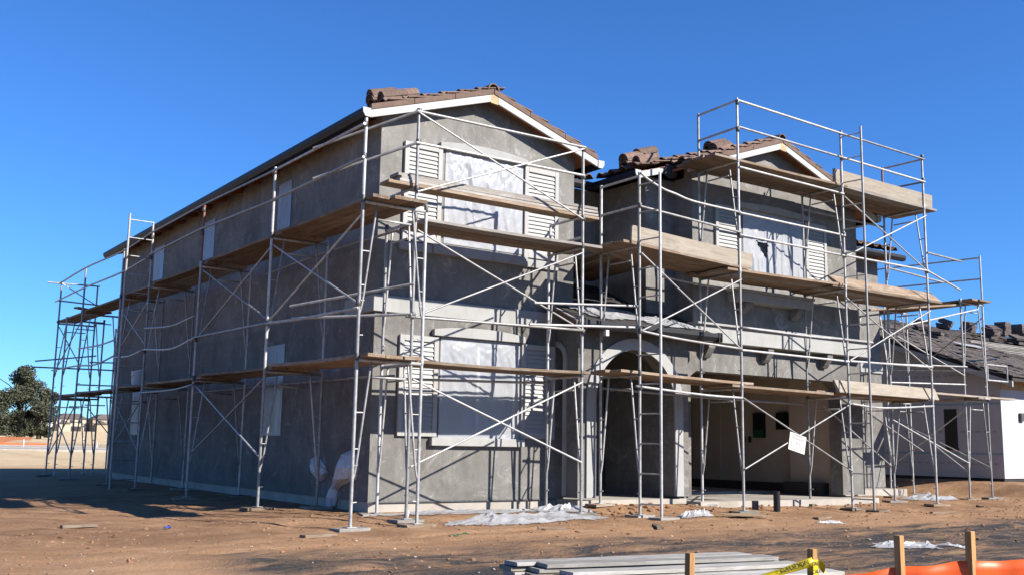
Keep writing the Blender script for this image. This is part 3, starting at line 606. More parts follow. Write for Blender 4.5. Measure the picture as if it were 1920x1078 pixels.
tile_stack(.02,.02,slopez(.02,PA,EA,ZE),-math.pi/2,4,'lower stack of barrel tiles nearest the left eave of the tall gable',px*.9); tile_stack(-.02,.32,slopez(-.02,PA,EA,ZE)+.07,-math.pi/2,5,'tall stack of barrel tiles behind the lower stack on the tall gable',px*.9,1.1); tile_stack(.36,.32,slopez(.36,PA,EA,ZE)+.03,-math.pi/2,5,'stack of barrel tiles farther up the left slope of the tall gable',px*.9,1.1)
p1a = math.atan(P1)
tile_stack(5.0,.0,slopez(5.0,P1,4.86,5.70),-math.pi/2,4,'low stack of barrel tiles at the eave beside the garage wing',p1a); tile_stack(4.98,.3,slopez(4.98,P1,4.86,5.70)+.06,-math.pi/2,5,'leaning stack of barrel tiles above the eave beside the garage wing',p1a,1.15); tile_stack(5.32,.32,slopez(5.32,P1,4.86,5.70)+.06,-math.pi/2,6,'big stack of nested barrel tiles higher on the slope beside the garage wing',p1a,1.25)
tile_stack(6.55,-.35,slopez(6.55,PBL,EB0,BL0),-math.pi/2,4,'stack of nested barrel tiles lying on the garage wing gable',px,1.1); tile_stack(6.72,-.05,slopez(6.72,P1,4.86,5.70)+.05,-math.pi/2,3,'single arched row of barrel tiles behind the stack on the garage wing gable',px,1.2)
for (x, z, y0, n) in ((AX, rA+.06, DA-.04, 5), (BC, rB+.06, DB-.04, 4)):
    for k in range(n): mobj('ridge_tile', RT, 'tile', roof_o, Matrix.Translation((x, y0+k*.38, z+.012*(k % 2))) @ Matrix.Rotation(.04, 4, 'X'))
# black felt hanging over the edge between the two fascias
MB().prism([(5.36,5.73),(5.50,5.66),(5.66,5.70),(5.70,5.86),(5.60,5.92),(5.42,5.90)], 1, -.30, -.262).build('felt_flap', 'felt', house, .01)
# porch roof
mb = MB(); deck(mb, [(3.05,-.86,2.93),(5.95,-.86,2.93),(5.95,-.47,3.107),(5.86,-.47,3.107),(5.86,-.02,3.31),(3.05,-.02,3.31)], .06); deck(mb, [(3.62,-.019,3.31),(5.18,-.019,3.31),(5.18,1.34,3.92),(3.62,1.34,3.92)], .06)
pr = mb.build('porch_roof', 'felt', house)
MB().prism([(-.86,2.80),(-.02,3.18),(-.02,3.30),(-.86,2.92)], 0, 3.005, 3.045).build('rake_fascia', 'fascia', house, .004)
MB().prism([(-.86,2.83),(-.02,3.21),(-.02,3.29),(-.86,2.91)], 0, 2.985, 3.004).build('rake_trim', 'rakewood', house)
gutter('x', -.865, 3.02, 6.0, 2.80, -1)
for x in (3.06, 5.93, 5.99): box('gutter_bracket', (x,-1.0,2.785), (x+.025,-.865,2.94), 'black', house)
box('downspout_outlet', (3.5,-.95,2.71), (3.56,-.89,2.8), 'white', house)

# ------------------------------------------------------------------ scaffolding
PR = .0215
def frame(sc, pin, pout, z0, z1, mat='pipe'):
    a = Vector((*pin, 0)); b = Vector((*pout, 0)); d = (b-a); h = z1-z0; at = lambda t, z: a+d*t+Vector((0,0,z))
    v1, f1 = sweep([at(0,z1), at(1,z1)], PR); v2, f2 = sweep([at(.24,z1-.20), at(.76,z1-.20)], .013)
    fr = MB().add(v1, f1).add(v2, f2).build('frame', mat, sc, 0, True)
    for t in (0, 1): tube('post', at(t,z0), at(t,z1+.03), PR, fr, mat)
    for t, s in ((0, 1), (1, -1)):
        top = at(t+s*.22, z1); bot = at(t, z0+.26*h); elb = at(t+s*.035, z0+.30*h)
        pipe('knee_leg', [tuple(top), tuple(elb+(top-elb)*.5), tuple(elb+(top-elb)*.08), tuple(bot)], .0145, fr, mat)
        for k in (.46, .68): w = .035+(.22-.035)*(k-.30)/.70; tube('rung', at(t, z0+k*h), at(t+s*w, z0+k*h), .0085, fr, mat, 8)
        tube('collar', at(t, z1-.01), at(t, z1+.085), .0275, fr, 'pipedark' if random.random() < .4 else 'pipe', 8)
        for k in (.14, .36): tube('lock_pin', at(t, z0+k*h), at(t+s*.075, z0+k*h+.006), .008, fr, mat, 6)
    return fr
def ladder(sc, pa, pb, z0, z1, n):
    a = Vector((*pa, 0)); b = Vector((*pb, 0)); up = Vector((0,0,1))
    o = tube('ladder_rail', b+up*z0, b+up*z1, PR, sc)
    for k in range(n): z = z0+.18+k*(z1-z0-.3)/(n-1); tube('ladder_rung', a+up*z, b+up*z, .011, sc, n=8)
SILLN = 0
def sill(x, y, label, ang=None):
    a = random.uniform(-.35,.35) if ang is None else ang; c, s = math.cos(a)*.21, math.sin(a)*.21; z = gh(x, y)+.016
    plank('sill_board', (x-c,y-s,z), (x+c,y+s,z+random.uniform(-.01,.01)), .24, .04, mat='plankgrey' if random.random() < .5 else 'plank', sag=0, label=label, cat='board', group='sill boards under the scaffold posts')
def run(sc, pin, pout, levels, top_in, top_out, where, sills=(1,1), mats=None):
    zb = min(gh(*pin), gh(*pout))+.05; prev = None
    for k, z1 in enumerate(levels):
        z0 = zb if prev is None else prev+.03
        frame(sc, pin, pout, z0, z1, (mats or {}).get(k, 'pipe')); prev = z1
    for t, p, use in ((top_in, pin, 'inner'), (top_out, pout, 'outer')):
        if t: tube('guard_post', (*p, prev+.03), (*p, t), PR, sc, (mats or {}).get(use, 'pipe'))
    for p in (pin, pout):
        g = gh(*p)+.04
        tube('base_jack', (*p, g), (*p, zb+.02), .016, sc); MB().box((p[0]-.06,p[1]-.06,g), (p[0]+.06,p[1]+.06,g+.008)).build('base_plate', 'pipe', sc)
    for use, p, n in ((sills[0], pin, 'inner'), (sills[1], pout, 'outer')):
        if use: sill(p[0], p[1], 'short wooden sill board under the %s post of %s' % (n, where))
def pipes(sc, lst):
    for k, pts in lst: pipe(k, pts, .019 if k != 'cross_brace' else .0135, sc)
def couplers(sc, pts):
    for p in pts: tube('coupler', (p[0],p[1],p[2]-.035), (p[0],p[1],p[2]+.035), .034, sc, 'pipedark', 8)
ORD = ['first','second','third','fourth','fifth','sixth','last']

SL = empty('scaffold', (-.7, 6, 0), 'long tube scaffold standing along the shaded left wall', 'scaffold', 'scaffold runs around the house')
LY = [-1.8, 1.12, 4.27, 7.32, 9.42, 12.85, 15.5]
for k, y in enumerate(LY):
    run(SL, (-.25, y), (-1.15, y), [2.0, 3.95], 5.0 if k in (6,) else None, 5.02 if k not in (5,6) else 5.05, 'the %s frame of the left wall scaffold counted from the front' % ORD[k], (k in (0,1,2,3), 1), {'outer': 'pipered'} if k == 2 else None)
ladder(SL, (-1.15,7.32), (-1.62,7.30), gh(-1.62,7.3)+.03, 5.35, 15); tube('ladder_rail', (-1.15,7.36,4.9), (-1.15,7.36,5.25), PR, SL)
pipes(SL, [
('guard_rail',[(-1.19,-1.84,4.93),(-1.19,1.12,4.95)]),('guard_rail',[(-1.19,1.12,4.95),(-1.19,4.27,5.02)]),('guard_rail',[(-1.19,4.27,5.02),(-1.19,7.32,5.02)]),('guard_rail',[(-1.19,7.30,5.02),(-1.19,9.44,4.96),(-1.19,12.75,5.04),(-1.19,15.6,5.00)]),
('guard_rail',[(-1.19,-1.85,4.50),(-1.19,1.12,4.50)]),('guard_rail',[(-1.19,1.12,4.50),(-1.19,4.27,4.60)]),('guard_rail',[(-1.19,4.27,4.60),(-1.19,7.32,4.59)]),('guard_rail',[(-1.19,7.32,4.55),(-1.19,9.4,4.50),(-1.19,12.86,4.56),(-1.19,15.9,4.56)]),
('guard_rail',[(-1.24,-.42,4.93),(-.16,-1.36,5.43)]),('guard_rail',[(-1.24,-.46,4.50),(-.16,-1.36,4.99)]),('guard_rail',[(-1.24,.10,2.83),(-.15,-1.37,3.08)]),('guard_rail',[(-1.24,.02,2.66),(-.17,-1.37,2.68)]),
('guard_rail',[(-1.19,1.12,2.69),(-1.19,-.18,2.64),(-1.19,-1.85,2.62)]),('guard_rail',[(-1.19,4.25,2.73),(-1.19,1.14,2.69)]),('guard_rail',[(-1.19,7.30,2.73),(-1.19,5.53,2.62),(-1.19,4.26,2.72)]),('guard_rail',[(-1.19,7.30,3.14),(-1.19,5.63,3.04),(-1.19,4.31,3.10)]),
('guard_rail',[(-1.19,9.42,2.71),(-1.19,8.3,2.66),(-1.19,7.34,2.72)]),('guard_rail',[(-1.65,15.70,2.81),(-.08,15.70,2.83),(.40,15.70,2.83)]),('guard_rail',[(-1.60,15.66,2.96),(-.11,15.66,3.19)]),('guard_rail',[(-1.19,12.75,3.11),(-1.19,10.84,3.06),(-1.19,9.46,3.08)]),
('guard_rail',[(-1.19,15.6,2.74),(-1.19,12.84,2.71),(-1.19,11.09,2.64),(-1.19,9.46,2.74)]),('inner_rail',[(-.20,3.67,3.84),(-.20,1.42,3.88),(-.20,-1.0,3.85)]),('inner_rail',[(-.20,7.13,1.93),(-.20,1.30,1.92),(-.20,-1.0,1.89)]),('guard_rail',[(-1.19,7.77,1.90),(-1.19,5.38,1.88),(-1.19,4.17,1.93)]),
('guard_rail',[(-1.5,15.5,5.0),(-.2,15.5,5.02)]),('guard_rail',[(-1.2,15.5,4.55),(-.2,15.5,4.52)]),('cross_brace',[(-1.15,15.46,5.0),(-.25,15.46,4.5)]),
('cross_brace',[(-1.12,1.12,3.85),(-1.12,-1.75,2.68)]),('cross_brace',[(-1.12,1.12,2.74),(-1.12,-1.75,3.82)]),('cross_brace',[(-1.12,4.27,3.90),(-1.12,1.15,2.75)]),('cross_brace',[(-1.12,4.27,2.74),(-1.12,1.15,3.85)]),('cross_brace',[(-1.12,4.27,1.93),(-1.12,1.15,.76)]),('cross_brace',[(-1.12,4.26,.79),(-1.12,1.15,1.93)]),
('cross_brace',[(-1.12,15.5,3.86),(-1.12,12.9,2.75)]),('cross_brace',[(-1.12,15.5,2.75),(-1.12,12.9,3.86)]),('cross_brace',[(-1.12,15.5,1.75),(-1.12,12.9,.60)]),('cross_brace',[(-1.12,15.5,.60),(-1.12,12.9,1.82)]),('cross_brace',[(-1.12,9.40,3.70),(-1.12,7.35,2.80)]),('cross_brace',[(-1.12,9.40,2.84),(-1.12,7.35,3.72)]),('cross_brace',[(-1.12,9.40,1.80),(-1.12,7.35,.75)]),('cross_brace',[(-1.12,9.40,.8),(-1.12,7.35,1.82)])])
for n_, (pi_, po_) in enumerate((((.55,15.6),(.55,16.5)), ((-.25,14.5),(-1.15,14.5)))): run(SL, pi_, po_, [2.0, 3.95], None, None, ['the frame turning behind the far house corner','the doubled frame at the far house corner'][n_], (0,0))
pipes(SL, [('cross_brace',[(-.25,15.5,1.8),(.55,15.6,.9)]),('guard_rail',[(-.3,15.52,3.0),(.9,15.6,3.05)]),('guard_rail',[(-.6,15.52,2.4),(.9,15.6,2.42)])])
couplers(SL, [(-1.16,y,z) for y in (-1.8,1.12,4.27,7.32) for z in (4.94,4.53,2.69)])

SF = empty('scaffold', (1.3, -.9, 0), 'single bay of tube scaffold in front of the tall left gable', 'scaffold', 'scaffold runs around the house')
for n, x, w in ((0, -.12, 'the left frame before the tall gable'), (1, 2.74, 'the right frame before the tall gable')):
    run(SF, (x,-.50 if n == 0 else -.47), (x,-1.30), [2.03, 3.93], None, 5.49, w)
pipes(SF, [('guard_rail',[(-.18,-1.33,5.44),(2.76,-1.33,5.47)]),('guard_rail',[(-.17,-1.33,5.00),(2.73,-1.33,5.03)]),('cross_brace',[(-.14,-1.33,5.43),(2.72,-1.33,4.36)]),('cross_brace',[(2.72,-1.34,5.44),(-.12,-1.34,4.33)]),('cross_brace',[(-.10,-1.33,3.81),(2.72,-1.33,2.70)]),('cross_brace',[(-.10,-1.34,2.66),(2.72,-1.34,3.85)]),('cross_brace',[(-.10,-1.33,1.84),(2.72,-1.33,.79)]),('cross_brace',[(-.10,-1.34,.72),(2.72,-1.34,1.94)]),
('guard_rail',[(-.23,-1.33,2.65),(.92,-1.33,2.67),(2.76,-1.33,2.70)]),('inner_rail',[(-.22,-.52,1.89),(.50,-.52,1.90),(2.75,-.52,1.96)]),
('end_gate',[(2.74,-1.30,4.40),(2.74,-.50,4.40)]),('end_gate',[(2.74,-1.30,4.09),(2.74,-.50,4.09)]),('end_gate',[(2.74,-.50,4.41),(2.74,-.50,4.08)]),('end_gate',[(-.12,-1.30,4.40),(-.12,-.55,4.40)])])
couplers(SF, [(x,-1.31,z) for x in (-.12,2.74) for z in (5.45,5.02,4.38,2.68)])

SP = empty('scaffold', (7.3, -1.1, 0), 'tall tube scaffold with two ladders in front of the porch and garage', 'scaffold', 'scaffold runs around the house')
FX = [3.62, 5.82, 8.55, 11.07]; YI, YO = -.68, -1.58
run(SP, (FX[0],YI), (FX[0],YO), [2.08, 4.03], 5.15, 5.18, 'the frame with a ladder before the entry arch'); run(SP, (FX[1],YI), (FX[1],YO), [1.98, 3.86, 5.74], 6.8, 6.84, 'the frame at the left side of the garage opening')
run(SP, (FX[2],YI), (FX[2],YO), [1.95, 3.86, 5.74], None, 6.78, 'the frame with a ladder before the garage'); run(SP, (FX[3],YI), (FX[3],YO), [1.98, 3.86, 5.70], 6.74, 6.75, 'the frame right of the garage', (1,1), {'inner':'pipered'})
ladder(SP, (FX[0],YO), (FX[0]+.05,-1.98), gh(FX[0],-1.98)+.03, 5.1, 12); ladder(SP, (FX[2],YO), (FX[2]+.05,-1.98), gh(FX[2],-1.98)+.03, 6.8, 16)
sill(FX[0]+.1,-1.98,'sill board under the ladder before the entry arch',.1); sill(FX[2]+.15,-1.98,'pale sill board under the ladder before the garage',.15)
yo = YO-.03
pipes(SP, [('guard_rail',[(1.67,-1.45,2.69),(3.69,-1.52,2.80)]),('guard_rail',[(1.75,-1.45,3.00),(3.64,-1.52,3.12)]),
('cross_brace',[(3.63,yo,2.74),(5.82,yo,3.75)]),('cross_brace',[(3.62,yo-.01,3.92),(5.82,yo-.01,2.59)]),('cross_brace',[(5.82,yo,1.83),(8.55,yo,.67)]),('cross_brace',[(5.82,yo-.01,.71),(8.55,yo-.01,1.84)]),('cross_brace',[(8.56,yo,5.57),(11.07,yo,4.46)]),('cross_brace',[(8.56,yo-.01,4.47),(11.07,yo-.01,5.57)]),('cross_brace',[(8.52,yo,3.72),(11.05,yo,2.55)]),('cross_brace',[(8.56,yo-.01,2.60),(11.07,yo-.01,3.71)]),
('guard_rail',[(3.62,yo,5.17),(3.77,yo,5.09),(4.08,yo,4.99),(4.35,yo,4.95),(4.77,yo,4.89),(5.82,yo,4.87)]),('guard_rail',[(3.62,yo,4.64),(5.82,yo,4.53)]),('guard_rail',[(5.82,yo,4.86),(8.55,yo,4.84)]),('guard_rail',[(5.82,yo,4.49),(8.55,yo,4.47)]),
('guard_rail',[(3.52,yo,1.91),(4.96,yo,1.84),(5.80,yo,1.83)]),('guard_rail',[(3.62,yo,2.74),(4.19,yo,2.69),(4.96,yo,2.65),(5.80,yo,2.62)]),('guard_rail',[(5.82,yo,2.97),(7.54,yo,2.95),(8.55,yo,2.97)]),('guard_rail',[(5.82,yo,2.60),(8.55,yo,2.58)]),('guard_rail',[(8.55,yo,1.84),(9.51,yo,1.80),(11.05,yo,1.89)]),('guard_rail',[(8.58,yo,2.59),(11.07,yo,2.63)]),('guard_rail',[(8.58,yo,4.48),(11.07,yo,4.48)]),
('guard_rail',[(5.80,yo,6.79),(8.57,yo,6.74)]),('guard_rail',[(8.57,yo,6.74),(11.10,yo,6.71)]),('guard_rail',[(5.82,yo,6.33),(8.56,yo,6.29)]),('guard_rail',[(8.56,yo,6.29),(11.09,yo,6.25)]),('guard_rail',[(5.82,yo,5.64),(8.55,yo,5.61)]),
('guard_rail',[(5.82,YO,6.80),(5.82,YI,6.77)]),('guard_rail',[(5.82,YO,6.33),(5.82,YI,6.31)]),('guard_rail',[(11.07,YO,6.71),(11.07,YI,6.71)]),('guard_rail',[(11.07,YO,6.25),(11.07,YI,6.27)]),('guard_rail',[(3.62,YO,5.12),(3.62,YI,5.12)]),('guard_rail',[(3.62,YO,4.66),(3.62,YI,4.66)]),
('inner_rail',[(3.64,-.66,1.92),(5.92,-.66,1.87),(8.5,-.66,1.85)]),('inner_rail',[(4.96,-.66,3.82),(5.92,-.66,3.78),(6.82,-.66,3.78)]),('inner_rail',[(8.55,-.66,5.5),(11.1,-.66,5.5)]),('guard_rail',[(11.07,yo,4.84),(12.22,yo,4.80)]),('guard_rail',[(11.04,yo,4.48),(12.13,yo,4.22)]),('guard_rail',[(11.1,-.70,4.67),(13.04,-.70,4.57)]),
('cross_brace',[(9.0,-.66,1.85),(11.07,-.66,.72)]),('cross_brace',[(10.36,-.66,1.75),(12.95,-.1,1.05)])])
couplers(SP, [(x,YO-.01,z) for x in FX[1:] for z in (4.86,4.48,6.76,6.29) if not (x == FX[3] and z == 4.86)]+[(FX[0],YO-.01,z) for z in (4.66,2.74,1.9)])

SR = empty('scaffold', (15.4, 2, 0), 'tube scaffold around the far right corner of the house', 'scaffold', 'scaffold runs around the house')
for y, w, tp in ((.1, 'the front frame at the far right corner', 5.6), (2.1, 'the second frame on the right side', 4.9), (4.6, 'the third frame on the right side', None)): run(SR, (14.95,y), (15.85,y), [2.2, 4.42], None, tp, w, (y < 2, y < 2))
run(SR, (12.7,1.35), (12.7,.45), [2.1, 4.0], None, None, 'the frame before the recessed right wall', (0,1))
pipes(SR, [('guard_rail',[(15.88,4.6,5.70),(15.88,.10,5.56)]),('guard_rail',[(15.88,4.6,5.2),(15.88,.10,5.06)]),('cross_brace',[(14.95,2.1,2.05),(14.95,.1,.60)]),('cross_brace',[(14.95,2.1,.66),(14.95,.1,2.0)]),('cross_brace',[(15.85,2.1,4.1),(15.85,.1,2.9)]),('cross_brace',[(15.85,2.1,2.9),(15.85,.1,4.15)]),('cross_brace',[(15.87,2.1,1.6),(15.87,.1,.70)]),('guard_rail',[(15.88,4.6,3.15),(15.88,.1,2.9)]),('guard_rail',[(12.7,.02,3.70),(15.52,.02,4.30)]),('guard_rail',[(12.7,.45,2.9),(15.0,.05,2.95)]),('cross_brace',[(12.7,.42,3.6),(14.95,.08,2.75)]),('cross_brace',[(12.7,.42,1.7),(14.95,.08,.80)]),('guard_rail',[(12.7,.43,2.5),(14.95,.09,2.55)]),
('end_gate',[(15.9,.1,3.06),(16.75,.1,3.06)]),('end_gate',[(15.9,.1,2.70),(16.75,.1,2.70)]),('end_gate',[(16.75,.1,2.68),(16.75,.1,3.08)]),('end_gate',[(15.92,.1,2.68),(15.92,.1,3.08)])])

# ------------------------------------------------------------------ planks on the scaffolds
BRD = ['outermost', 'middle', 'innermost', 'wall-side']
def deck_planks(kind, centres, ends, label, mat='plank', w=.235, gap=0, sub=None):
    """kind 'y' -> boards run along y, centres are x values; ends ((a,za),(b,zb))"""
    for k, c in enumerate(centres):
        (a, za), (b, zb) = ends; j0, j1 = random.uniform(-.06,.06), random.uniform(-.06,.06); dz = random.uniform(0,.006)
        p0, p1 = ((c,a+j0,za+dz),(c,b+j1,zb+dz)) if kind == 'y' else ((a+j0,c,za+dz),(b+j1,c,zb+dz))
        m = mat if random.random() < .8 else 'plankgrey'
        plank('scaffold_plank', p0, p1, w, .042, mat=m, sag=random.uniform(.004,.02), label='%s plank of %s' % (BRD[min(k,3)], label), cat='plank', group='planks laid on the scaffolds')
LB = [(-2.07,1.28),(.92,4.45),(4.05,7.5),(7.1,9.65),(9.2,13.1),(12.6,15.9)]
for k, (a, b) in enumerate(LB):
    for z, nm in ((3.95,'upper'), (2.0,'lower')):
        lo, hi = z+.044, z+.090
        if nm == 'lower' and k == 0: a, b = -2.0, 1.25
        deck_planks('y', (-1.0,-.755,-.51) if k < 4 else (-1.0,-.755), ((a,lo),(b,hi)), 'the %s deck, %s bay of the left wall scaffold from the front' % (nm, ORD[k]))
for z, nm in ((3.93,'upper'), (2.03,'lower')): deck_planks('x', (-1.19,-.945,-.70), ((.02,z+.044),(3.12 if nm == 'upper' else 2.95,z+.05)), 'the %s deck before the tall gable' % nm)
for k, (dx, dz, m) in enumerate(((0,0,'plank'),(.17,.044,'plankgrey'),(.20,.088,'plankgrey'),(.16,.131,'plankgrey'))):
    plank('scaffold_plank', (-.50+dx,-1.10+.01*k,4.443+dz), (3.12-.02*k,-1.10-.012*k,4.445+dz), .25, .042, mat=m, label=['bottom','second','third','top'][k]+' board of the stack laid at waist height before the upper gable window', cat='plank', group='planks laid on the scaffolds')
deck_planks('x', (-1.46,-1.22,-.98,-.745), ((3.34,4.075),(6.05,3.955)), 'the upper deck before the entry arch'); deck_planks('x', (-1.46,-1.22,-.98,-.745), ((5.55,3.905),(8.80,3.95)), 'the middle deck before the garage window')
deck_planks('x', (-1.46,-1.22,-.98,-.745), ((8.25,3.905),(11.5,3.905)), 'the middle deck right of the garage window'); deck_planks('x', (-1.46,-1.22,-.98,-.745), ((5.30,5.775),(8.75,5.79)), 'the top deck under the garage gable')
deck_planks('x', (-1.46,-1.22,-.98,-.745), ((8.3,5.785),(11.45,5.745)), 'the top deck at the right end'); deck_planks('x', (-1.46,-1.22,-.98), ((3.2,2.125),(6.12,2.065)), 'the lower deck before the entry arch')
deck_planks('x', (-1.46,-1.22,-.98), ((5.65,2.022),(8.15,1.995)), 'the lower deck before the garage opening'); deck_planks('x', (-1.22,-.98,-.745), ((8.0,2.04),(11.5,2.025)), 'the lower deck right of the garage opening')
def toe(p0, p1, w, label, roll, mat='plankpale'): plank('toe_board', p0, p1, w, .042, roll, mat, sag=0, label=label, cat='board')
toe((3.48,-1.548,4.215), (6.14,-1.548,4.095), .25, 'pale board standing on edge along the deck before the entry arch', math.pi/2)
toe((8.36,-1.548,5.93), (11.38,-1.548,5.90), .27, 'pale board on edge along the top deck at the right', math.pi/2)
toe((8.45,-1.40,4.035), (11.6,-1.40,4.035), .30, 'brown plank tilted on the middle deck right of the garage window', math.radians(42), 'plank')
toe((8.33,-1.47,2.135), (11.36,-1.47,2.125), .24, 'pale board leaning on the lower deck right of the garage opening', math.radians(68))
for k in range(5): plank('scaffold_plank', (3.85+.25*k,-.62,4.12-.01*k), (3.85+.25*k,1.22,3.99), .235, .042, label='%s of five short planks bridging back over the porch roof' % ORD[k], cat='plank', group='planks laid on the scaffolds')
deck_planks('y', (15.10,15.35,15.60), ((-.22,4.464),(3.4,4.464)), 'the upper deck on the right side scaffold'); deck_planks('y', (15.15,15.45), ((-.2,2.244),(2.6,2.244)), 'the lower deck on the right side scaffold')
plank('scaffold_plank', (12.2,.62,4.045), (15.2,.25,4.40), .235, .042, label='sloping plank reaching from the recessed right wall to the corner scaffold', cat='plank', group='planks laid on the scaffolds')
plank('scaffold_plank', (11.0,-.70,2.07), (13.4,.9,2.15), .235, .042, label='slanting low plank between the garage scaffold and the recessed right wall', cat='plank', group='planks laid on the scaffolds')
plank('scaffold_plank', (12.6,-.02,2.29), (16.8,.08,2.29), .235, .042, mat='plankpale', label='long low plank sticking out past the right corner scaffold', cat='plank', group='planks laid on the scaffolds')
plank('scaffold_plank', (-.4,13.4,4.09), (-1.25,13.1,4.12), .2, .042, label='short board lying crosswise on the far upper deck of the left scaffold', cat='plank')

# ------------------------------------------------------------------ small things on the scaffolds
e = empty('bucket', (-.62,9.6,2.1), 'white plastic bucket on the lower deck by the shaded wall', 'bucket')
n = 18; vs = []; 
for z, r in ((0,.125),(.33,.15),(.33,.142),(.02,.118)): vs += [(-.62+r*math.cos(2*math.pi*i/n), 9.6+r*math.sin(2*math.pi*i/n), 2.12+z) for i in range(n)]
mobj('pail', mesh('pail', vs, [(k*n+i, k*n+(i+1)%n, (k+1)*n+(i+1)%n, (k+1)*n+i) for k in range(3) for i in range(n)]+[tuple(range(n)), tuple(range(3*n,4*n))], False), 'white', e)
pipe('handle', [(-.62,9.45,2.43),(-.74,9.52,2.36),(-.78,9.6,2.33),(-.74,9.68,2.36),(-.62,9.75,2.43)], .005, e)
nb = empty('notice_board', (7.05,-1.66,1.14), 'white printed notice tied to the crossed braces before the garage', 'sign')
R = Matrix.Translation((7.06,-1.645,1.135)) @ Matrix.Rotation(math.radians(12.5), 4, 'Y')
def nbox(name, a, b, mat): 
    me = mesh(name, boxv(a, b), BOXF); return mobj(name, me, mat, nb, R)
nbox('board', (-.205,-.003,-.145), (.205,.003,.145), 'paper')
for z, w, h in ((.118,.11,.010),(.102,.14,.006),(.082,.165,.004),(.070,.16,.004),(.058,.168,.004),(.046,.12,.004),(-.012,.07,.010),(-.060,.15,.004),(-.074,.165,.004),(-.088,.16,.004),(-.104,.13,.005),(-.120,.15,.006)): nbox('print_line', (-w,-.0045,z), (w,-.0032,z+h), 'ink')
def blob(name, pts, mat, parent=None, sd=0, res=3):
    bm = bmesh.new()
    for (c, s) in pts:
        b2 = bmesh.ops.create_icosphere(bm, subdivisions=res, radius=1); 
        for v in b2['verts']:
            p = v.co.copy(); nz = 1+.35*float(fbm(np.array(p.x*2.2+sd+c[1]), np.array(p.y*2.2+p.z*1.7), 4, 2))+.22*abs(float(fbm(np.array(p.z*5+sd), np.array(p.x*5-p.y*3), 3, 8)))
            v.co = Vector((c[0]+p.x*s[0]*nz, c[1]+p.y*s[1]*nz, c[2]+p.z*s[2]*nz))
    me = bpy.data.meshes.new(name); bm.to_mesh(me); bm.free(); me.polygons.foreach_set('use_smooth', [False]*len(me.polygons)); return mobj(name, me, mat, parent)
def drape(name, prof, x, label, cat, sd):
    """a sheet of film bagged over something on the wall: prof = list of (z, y centre, half width, depth)"""
    n = 30; vs = []; m = 44; Pz = []
    for j in range(m):
        t = j/(m-1)*(len(prof)-1); k = min(int(t), len(prof)-2); f = t-k; f = f*f*(3-2*f); Pz.append([prof[k][q]*(1-f)+prof[k+1][q]*f for q in range(4)])
    for (z, yc, hw, dp) in Pz:
        for i in range(n):
            a = math.pi*i/(n-1); w = 1+.5*float(fbm(np.array(a*2.2+sd), np.array(z*7+sd), 4, 3)); fold = .12*abs(math.sin(a*7+z*9+sd))
            vs.append((x-dp*math.sin(a)**.8*(w+fold), yc+hw*math.cos(a)*(w*.9), z+.05*float(fbm(np.array(a*3.0), np.array(z*5+sd), 3, 9))))
    me = mesh(name, vs, [(j*n+i, j*n+i+1, (j+1)*n+i+1, (j+1)*n+i) for j in range(m-1) for i in range(n-1)], False); return tag(mobj(name, me, 'wrap'), label, cat)
drape('wrapped_meter', [(.90,.55,.05,.02),(.84,.58,.22,.10),(.66,.56,.32,.16),(.50,.66,.30,.15),(.40,.92,.12,.09),(.34,1.05,.08,.07),(.22,1.10,.15,.09),(.09,1.12,.13,.07),(.05,1.12,.04,.02)], .0, 'meter box wrapped in white plastic on the shaded wall near the front corner', 'wrapped meter', 3.3)
drape('wrapped_outlet', [(.80,1.72,.04,.02),(.76,1.72,.14,.08),(.66,1.62,.26,.12),(.56,1.50,.24,.12),(.46,1.52,.10,.06),(.42,1.55,.03,.02)], .0, 'smaller crumpled plastic wrap on the shaded wall left of the wrapped meter', 'plastic wrap', 8.1)

# ------------------------------------------------------------------ things on the ground
def crumple(name, c, ang, lx, ly, h, label, sd, mat='sheet', nx_=120, ny_=60, cat='plastic sheet', onto=None):
    vs = []; keep = {}; ca_, sa_ = math.cos(ang), math.sin(ang); fs = []
    A, Bv = np.meshgrid(np.linspace(-1,1,nx_), np.linspace(-1,1,ny_))
    rad = 1-.38*vnoise(np.arctan2(Bv, A)*2.1+sd, A*0+sd, 4)-.12*vnoise(np.arctan2(Bv, A)*9+sd, A*0, 6)
    rr = np.maximum(np.abs(A)**2.5+np.abs(Bv)**2.5, 1e-6)**.4
    wx = A+.12*fbm(A*3+sd, Bv*3, 3, 1); wy = Bv+.25*fbm(A*3, Bv*3+sd, 3, 2)
    X = c[0]+ca_*wx*lx-sa_*wy*ly; Y = c[1]+sa_*wx*lx+ca_*wy*ly
    r4 = np.random.RandomState(int(sd*10)); rid = vnoise(A*1.3+sd, Bv*1.3, 9)**1.5*.5; wob = .35*fbm(A*2.5+sd, Bv*2.5, 3, 13)
    for q in range(26):
        th = r4.normal(0, .75) if q < 15 else r4.rand()*3.14; c0 = r4.uniform(-1, 1); wd = r4.uniform(.04, .16); d = np.abs(-math.sin(th)*A*lx/ly*.5+math.cos(th)*Bv-c0+wob)
        rid = rid+r4.uniform(.12, .5)*np.clip(1-d/wd, 0, 1)*vnoise(A*2+q*3.1, Bv*2+sd, 17)
    Zs = (ground_h(X, Y) if onto is None else onto(X, Y))+.012+.75*h*rid*np.clip((1.0-rr/rad)*3, 0, 1)
    mask = rr < rad*1.02
    idx = -np.ones(A.shape, int); k = 0
    for j in range(ny_):
        for i in range(nx_):
            if mask[j,i]: idx[j,i] = k; k += 1; vs.append((X[j,i], Y[j,i], Zs[j,i]))
    for j in range(ny_-1):
        for i in range(nx_-1):
            q = (idx[j,i], idx[j,i+1], idx[j+1,i+1], idx[j+1,i])
            if min(q) >= 0: fs.append(tuple(int(a) for a in q))
    me = mesh(name, vs, fs, False); return tag(mobj(name, me, mat), label, cat)
